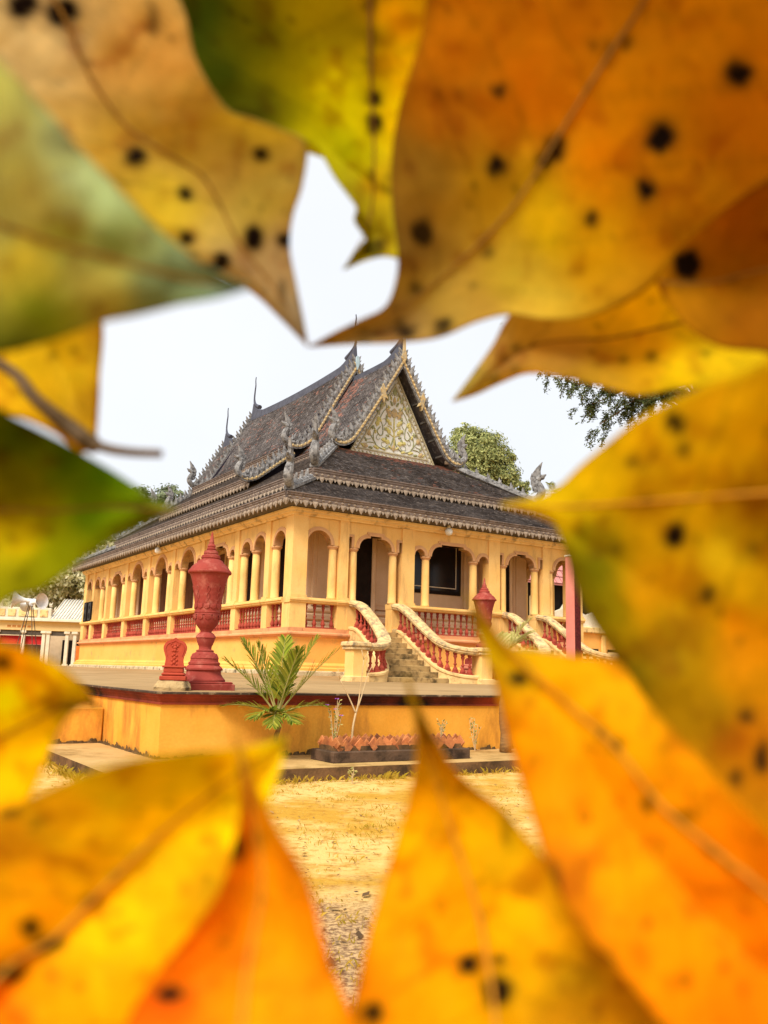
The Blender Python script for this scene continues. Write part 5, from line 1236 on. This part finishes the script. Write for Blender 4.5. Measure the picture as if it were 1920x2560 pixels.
    if stalk:
        pts = [Vector(at(x, y, d)) - c0 for x, y, d in stalk]; pts = cr(pts, 6)
        MB().tube(pts, [.0012 - .0003 * i / (len(pts) - 1) for i in range(len(pts))], 10).build('stalk', STALK, o, True)
    else:
        d0 = (Vector(at(*base, db)) - Vector(at(*((np.array(Lp[12]) + Rp[12]) / 2), db))).normalized()
        MB().tube(cr([Vector((0, 0, 0)) - d0 * .002, d0 * .012 + Vector((0, 0, .001)), d0 * .028 + Vector((0, 0, -.002))], 4), .0011, 8).build('stalk', STALK, o, True)
    return o
leaf('brown yellow spotted leaf at top left, its tip pointing down at the roof', (80, -330),
     [(-220, -200), (-120, 100), (120, 420), (400, 620), (560, 690), (640, 738), (705, 800), (770, 866)],
     [(330, -150), (450, 0), (490, 150), (565, 270), (630, 296), (700, 322), (766, 358), (757, 460), (732, 540), (724, 620), (738, 700), (756, 790), (770, 866)], .185, .215,
     [(150, 60, (196, 150, 90)), (300, 150, (200, 140, 62)), (330, 330, (176, 122, 34)), (420, 520, (214, 166, 40)), (560, 420, (190, 140, 56)), (650, 350, (190, 146, 52)), (660, 520, (184, 142, 52)), (690, 640, (172, 126, 72)), (740, 800, (150, 112, 70)), (440, 120, (190, 128, 52)), (640, 700, (168, 122, 70))],
     [(340, 393, 24), (463, 485, 17), (653, 385, 18), (468, 597, 17), (634, 597, 22, 32), (708, 600, 17), (520, 680, 24, 20), (556, 652, 20), (155, 32, 42, 36), (60, 12, 40, 34), (705, 725, 10, 30, .45), (385, 55, 16, 40, .5)], seed=1, fold=.004, curl=.004)
leaf('very blurred pale olive leaf at the left, overlapping the brown spotted one', (-420, 420),
     [(-250, 120), (-40, 130), (90, 250), (200, 375), (300, 480), (390, 570), (480, 640), (560, 690), (628, 718)],
     [(-350, 700), (-200, 900), (0, 885), (130, 850), (250, 806), (340, 788), (450, 762), (540, 744), (628, 718)], .112, .135,
     [(30, 250, (196, 178, 120)), (150, 380, (206, 196, 140)), (250, 480, (176, 170, 110)), (60, 480, (190, 162, 84)), (170, 560, (150, 130, 36)), (300, 560, (112, 106, 40)), (60, 640, (196, 156, 40)), (90, 760, (120, 116, 14)), (250, 680, (168, 138, 56)), (430, 700, (112, 112, 70)), (560, 712, (110, 112, 82)), (10, 860, (92, 84, 10))],
     [(150, 350, 60, 30, .25)], seed=2, fold=.004)
leaf('dark green and yellow leaf with torn edge at the top centre', (940, -380),
     [(480, -300), (300, -120), (360, 140), (500, 290), (660, 350), (762, 352), (800, 380), (835, 440), (872, 490), (893, 520), (885, 545), (893, 565), (918, 592), (900, 615), (858, 674)],
     [(1150, -250), (1130, 0), (1090, 220), (1060, 400), (1040, 560), (1010, 640), (960, 640), (915, 650), (858, 674)], .212, .245,
     [(500, 40, (62, 70, 22)), (560, 180, (58, 64, 14)), (680, 120, (104, 92, 8)), (650, 280, (66, 62, 12)), (760, 180, (150, 122, 4)), (860, 260, (200, 172, 4)), (880, 380, (178, 158, 14)), (800, 60, (160, 124, 4)), (910, 100, (120, 92, 6)), (960, 150, (214, 160, 6)), (985, 260, (226, 172, 8)), (960, 450, (196, 148, 40)), (920, 600, (150, 120, 30)), (1000, 60, (206, 140, 10)), (905, 480, (170, 150, 50))],
     [(938, 246, 20), (936, 308, 18, 26), (930, 130, 10, 60, .5), (938, 620, 24, 22, .7), (930, 440, 9, 16, .5), (925, 0, 16, 40, .5)], rib=[(930, -200), (925, 0), (928, 200), (935, 420), (920, 560), (862, 670)], seed=3)
leaf('large orange brown leaf with black spots filling the top right', (1830, -420),
     [(1400, -420), (1120, -180), (1050, 100), (1000, 260), (978, 400), (980, 520), (993, 620), (992, 690), (965, 765), (900, 800), (835, 832), (772, 867)],
     [(2200, -200), (2150, 200), (1960, 430), (1820, 545), (1700, 645), (1600, 735), (1480, 790), (1370, 800), (1272, 787), (1190, 806), (1100, 843), (1000, 856), (880, 860), (772, 867)], .165, .232,
     [(1150, 60, (192, 104, 8)), (1350, 100, (196, 110, 12)), (1700, 60, (196, 118, 12)), (1100, 250, (176, 96, 16)), (1300, 260, (198, 104, 6)), (1600, 250, (206, 122, 6)), (1850, 300, (190, 104, 4)), (1030, 420, (146, 92, 32)), (1050, 600, (150, 104, 58)), (1200, 480, (182, 122, 24)), (1350, 560, (214, 158, 18)), (1500, 600, (204, 136, 10)), (1300, 700, (204, 156, 60)), (1100, 720, (182, 132, 70)), (950, 800, (160, 112, 78)), (1200, 800, (186, 130, 66)), (1680, 540, (190, 110, 6)), (1500, 400, (212, 122, 4))],
     [(1845, 182, 36), (1653, 340, 38), (1616, 476, 24, 28), (1478, 546, 16), (1240, 413, 24), (1248, 231, 18, 16), (1388, 368, 24, 30), (1368, 395, 22), (1055, 582, 30, 34, .9), (1106, 818, 22, 22, .85), (1018, 830, 22, 18, .85), (1480, 112, 16, 14, .6), (1568, 107, 16, 16, .7), (1522, 130, 14, 30, .5), (1222, 635, 16, 14, .5), (1150, 235, 14, 10, .3), (1040, 720, 20, 20, .6)],
     rib=[(1700, -180), (1600, 20), (1520, 140), (1390, 350), (1280, 520), (1120, 680), (980, 780), (778, 864)], seed=4, fold=.003, curl=.003)
leaf('dark rusty brown leaf at the right edge with a black blotch', (2350, 560),
     [(2150, 330), (1930, 440), (1800, 530), (1700, 620), (1640, 702)],
     [(2250, 860), (2050, 900), (1900, 878), (1800, 866), (1720, 820), (1670, 760), (1640, 702)], .135, .208,
     [(1880, 560, (154, 76, 4)), (1800, 700, (152, 78, 6)), (1880, 820, (140, 66, 4)), (1720, 680, (170, 96, 10))],
     [(1718, 662, 34, 44), (1830, 700, 16, 12, .3)], seed=5)
leaf('tan brown leaf with a sharp curved tip pointing left over the sky', (2380, 760),
     [(2100, 560), (1800, 600), (1500, 690), (1330, 745), (1268, 795), (1232, 862), (1185, 930), (1130, 1004)],
     [(2400, 1000), (2150, 1060), (1960, 1010), (1830, 965), (1710, 972), (1600, 988), (1500, 966), (1400, 942), (1320, 934), (1255, 956), (1190, 986), (1130, 1004)], .205, .252,
     [(1180, 970, (160, 108, 40)), (1280, 880, (178, 116, 56)), (1400, 860, (176, 110, 44)), (1500, 800, (192, 122, 16)), (1600, 880, (196, 128, 12)), (1700, 930, (208, 148, 8)), (1800, 890, (206, 146, 14)), (1560, 750, (196, 126, 10)), (1450, 930, (190, 124, 30))],
     [(1630, 890, 14, 14, .5), (1560, 900, 14, 10, .35), (1700, 985, 60, 10, .5)], seed=6)
leaf('big golden yellow leaf on the right, tip touching the temple eave', (2420, 1220),
     [(2300, 860), (2080, 850), (1920, 900), (1850, 932), (1780, 952), (1700, 992), (1600, 1044), (1510, 1115), (1450, 1165), (1400, 1213), (1340, 1245), (1252, 1260)],
     [(2500, 1800), (2350, 2250), (2000, 2280), (1780, 2120), (1640, 1900), (1565, 1700), (1515, 1605), (1470, 1535), (1432, 1440), (1412, 1370), (1396, 1318), (1330, 1285), (1252, 1266)], .115, .18,
     [(1380, 1255, (208, 158, 10)), (1600, 1090, (222, 164, 12)), (1780, 980, (226, 168, 24)), (1850, 1100, (212, 152, 6)), (1500, 1200, (208, 156, 8)), (1450, 1330, (140, 116, 4)), (1620, 1250, (178, 118, 10)), (1700, 1300, (204, 148, 14)), (1800, 1370, (216, 172, 36)), (1850, 1450, (206, 150, 16)), (1480, 1440, (112, 98, 2)), (1520, 1540, (132, 108, 4)), (1650, 1480, (196, 128, 6)), (1700, 1600, (168, 120, 4)), (1850, 1600, (210, 126, 2)), (1600, 1680, (116, 86, 6)), (1750, 1750, (160, 108, 8)), (1880, 1850, (188, 104, 2)), (1900, 1250, (170, 112, 8))],
     [(1692, 1060, 24, 22), (1712, 1126, 18, 15, .8), (1580, 1155, 14, 14, .6), (1688, 1338, 28, 26), (1768, 1488, 22, 20, .85), (1885, 1380, 14, 14, .6), (1538, 1370, 20, 20, .4), (1866, 1787, 18, 16, .9), (1905, 1895, 16, 36, .9), (1840, 1945, 16, 20, .8), (1620, 1250, 18, 12, .4), (1860, 1235, 18, 12, .4)],
     rib=[(2300, 1210), (1920, 1232), (1700, 1248), (1500, 1262), (1400, 1266), (1256, 1263)], ribmat=RIBO, seed=7)
leaf('bright orange yellow leaf at lower right, tip rising to the red urn', (2350, 2720),
     [(1950, 2800), (1720, 2620), (1560, 2440), (1440, 2300), (1372, 2170), (1315, 1990), (1275, 1860), (1245, 1740), (1215, 1640), (1188, 1560), (1166, 1478)],
     [(2350, 2400), (2100, 2230), (1920, 2075), (1800, 1950), (1700, 1845), (1620, 1755), (1545, 1655), (1450, 1640), (1350, 1628), (1270, 1610), (1215, 1550), (1166, 1478)], .095, .155,
     [(1180, 1530, (170, 130, 12)), (1230, 1620, (206, 156, 6)), (1330, 1660, (222, 160, 6)), (1450, 1720, (236, 160, 2)), (1330, 1850, (240, 152, 2)), (1550, 1850, (238, 158, 4)), (1450, 2000, (240, 146, 0)), (1650, 2000, (240, 148, 0)), (1550, 2200, (242, 150, 0)), (1800, 2200, (236, 136, 0)), (1700, 2400, (240, 142, 0)), (1850, 2500, (234, 124, 0)), (1420, 2260, (214, 116, 0)), (1380, 2180, (196, 100, 2)), (1320, 1970, (232, 140, 2))],
     [(1294, 1697, 24, 17), (1503, 1832, 15, 14, .85), (1540, 1862, 15, 14, .85), (1620, 2012, 13, 24, .7), (1710, 2040, 26, 12, .6), (1790, 2130, 26, 12, .6), (1820, 2165, 16, 12, .6), (1340, 1900, 10, 10, .4), (1618, 2310, 16, 14, .6), (1810, 2420, 12, 14, .6), (1510, 2425, 26, 40, .9), (1712, 2450, 16, 16, .4), (1385, 2210, 16, 46, .6), (1650, 1870, 12, 10, .3)],
     rib=[(2200, 2520), (1950, 2260), (1780, 2120), (1650, 2010), (1540, 1870), (1420, 1760), (1290, 1640), (1170, 1485)], ribmat=RIBO, seed=8)
leaf('amber yellow leaf at the bottom centre with a slender upright tip', (1240, 3050),
     [(950, 2900), (850, 2680), (884, 2500), (918, 2350), (952, 2225), (990, 2100), (1020, 2000), (1040, 1900), (1038, 1800), (1022, 1740), (1016, 1690)],
     [(1660, 2950), (1800, 2680), (1660, 2470), (1490, 2280), (1374, 2160), (1312, 2090), (1255, 2022), (1180, 1966), (1125, 1910), (1085, 1840), (1050, 1775), (1016, 1690)], .112, .165,
     [(1025, 1760, (186, 130, 6)), (1080, 1880, (210, 144, 2)), (1060, 2050, (242, 164, 0)), (1180, 2050, (238, 164, 0)), (1280, 2100, (218, 160, 4)), (1000, 2250, (240, 152, 0)), (1150, 2250, (236, 150, 0)), (1300, 2260, (242, 172, 2)), (1360, 2350, (214, 148, 4)), (950, 2450, (238, 140, 0)), (1100, 2450, (242, 152, 0)), (1300, 2450, (226, 160, 4)), (1420, 2440, (176, 122, 4)), (1450, 2540, (190, 122, 2)), (1330, 2020, (190, 140, 4)), (1350, 2200, (220, 150, 4))],
     [(1173, 2410, 26, 24), (1246, 2401, 15, 14, .85), (1244, 2478, 40, 40), (935, 2536, 26, 26), (1265, 2075, 14, 40, .3), (1100, 2260, 14, 20, .25)],
     rib=[(1250, 2900), (1240, 2560), (1215, 2380), (1190, 2260), (1130, 2080), (1080, 1920), (1030, 1760), (1017, 1700)], ribmat=RIBO, seed=9)
leaf('broad amber leaf filling the bottom left, its pale tip by the young palm', (-380, 2950),
     [(-420, 2500), (-200, 2180), (0, 2040), (100, 1985), (220, 1932), (340, 1900), (460, 1882), (570, 1874), (650, 1862), (716, 1842)],
     [(-50, 3000), (300, 2720), (520, 2450), (610, 2250), (650, 2080), (680, 1980), (705, 1905), (716, 1842)], .095, .16,
     [(100, 2030, (196, 120, 4)), (300, 1950, (204, 144, 4)), (450, 1920, (206, 150, 2)), (600, 1890, (240, 172, 10)), (690, 1868, (244, 190, 60)), (640, 1950, (236, 170, 6)), (480, 2020, (244, 172, 0)), (350, 2080, (238, 164, 0)), (200, 2150, (234, 156, 2)), (450, 2200, (240, 158, 0)), (50, 2250, (236, 144, 0)), (250, 2350, (244, 158, 0)), (100, 2500, (240, 138, 0)), (0, 2120, (188, 104, 4)), (20, 2520, (230, 100, 2)), (500, 2240, (196, 122, 6)), (350, 2450, (240, 146, 0))],
     [(75, 2320, 20, 24, .9), (122, 2362, 36, 18), (20, 2432, 40, 22), (225, 2250, 20, 12, .6), (285, 2185, 24, 12, .35), (100, 2050, 20, 16, .35), (20, 2030, 30, 14, .6), (715, 1866, 14, 10, .5)],
     rib=[(-250, 2750), (0, 2440), (130, 2350), (240, 2240), (330, 2150), (430, 2060), (560, 1960), (714, 1846)], ribmat=RIBO, seed=10)
leaf('deep orange leaf at the bottom with a narrow upright tip beside the palm', (560, 3080),
     [(330, 2950), (240, 2750), (310, 2570), (380, 2450), (470, 2340), (550, 2220), (588, 2100), (600, 2000), (596, 1910), (582, 1826)],
     [(820, 2950), (930, 2720), (880, 2540), (838, 2430), (802, 2330), (786, 2255), (750, 2165), (692, 2070), (645, 1975), (612, 1890), (582, 1826)], .085, .14,
     [(590, 1880, (176, 110, 10)), (620, 1980, (222, 138, 2)), (660, 2080, (222, 136, 2)), (620, 2200, (236, 140, 0)), (720, 2250, (228, 128, 0)), (760, 2400, (236, 136, 0)), (600, 2400, (230, 118, 0)), (450, 2420, (226, 104, 0)), (420, 2520, (226, 88, 2)), (650, 2520, (238, 140, 0)), (820, 2500, (236, 134, 0))],
     [(592, 2120, 17, 30, .9), (427, 2486, 36, 20), (648, 2095, 18, 24, .3), (300, 2400, 10, 10, .3)], ribmat=RIBO, seed=11, fold=.003)
leaf('curled amber leaf at the left edge below the pavilion', (-380, 1820),
     [(-200, 1580), (-60, 1600), (60, 1622), (140, 1660), (195, 1702), (235, 1748), (268, 1812)],
     [(-250, 2130), (-100, 2140), (20, 2070), (75, 1990), (108, 1915), (135, 1850), (165, 1795), (205, 1765), (240, 1772), (268, 1812)], .132, .165,
     [(30, 1650, (206, 118, 6)), (120, 1690, (226, 160, 4)), (60, 1760, (236, 168, 2)), (180, 1730, (198, 138, 4)), (80, 1860, (222, 148, 2)), (20, 1950, (224, 140, 2)), (30, 2050, (186, 100, 4)), (235, 1770, (150, 98, 6)), (150, 1770, (170, 110, 6))],
     [(8, 1655, 22, 20, .7), (200, 1768, 60, 12, .45), (30, 2035, 40, 12, .5)], ribmat=RIBO, seed=12)
leaf('green leaf with a yellow patch at the left, pointing at the temple roof', (-420, 1250),
     [(-260, 990), (-60, 1005), (60, 1058), (180, 1118), (280, 1178), (350, 1224), (400, 1256), (446, 1270)],
     [(-260, 1560), (-60, 1545), (30, 1494), (100, 1476), (160, 1436), (220, 1390), (280, 1350), (345, 1318), (400, 1290), (446, 1270)], .138, .17,
     [(50, 1090, (56, 60, 4)), (150, 1150, (56, 72, 2)), (250, 1200, (64, 84, 4)), (60, 1200, (90, 76, 4)), (30, 1290, (170, 120, 4)), (90, 1340, (206, 156, 2)), (160, 1310, (150, 128, 2)), (250, 1290, (100, 112, 2)), (330, 1270, (92, 96, 6)), (400, 1272, (112, 96, 50)), (150, 1400, (124, 106, 4)), (60, 1440, (120, 94, 6)), (280, 1330, (110, 106, 6))],
     [], seed=13)
leaf('golden leaf at the left with a dark stalk sticking out over the sky', (232, 1112),
     [(240, 1090), (246, 1010), (251, 920), (256, 810), (230, 690), (100, 600), (-100, 620), (-280, 780)],
     [(200, 1130), (140, 1085), (70, 1050), (0, 1030), (-120, 1000), (-230, 900), (-280, 780)], .195, .20,
     [(240, 850, (160, 108, 40)), (235, 1000, (166, 112, 34)), (180, 950, (206, 158, 36)), (130, 880, (196, 146, 30)), (60, 900, (200, 150, 16)), (30, 960, (206, 152, 30)), (180, 1090, (196, 136, 34)), (60, 1040, (206, 150, 30)), (100, 820, (190, 140, 20))],
     [], rib=[(232, 1112), (190, 1080), (90, 1000), (30, 930), (-120, 850), (-280, 780)], ribr=.0021, ribmat=STALK, stalk=[(228, 1106, .194), (270, 1122, .193), (330, 1131, .191), (402, 1134, .189)], seed=14)
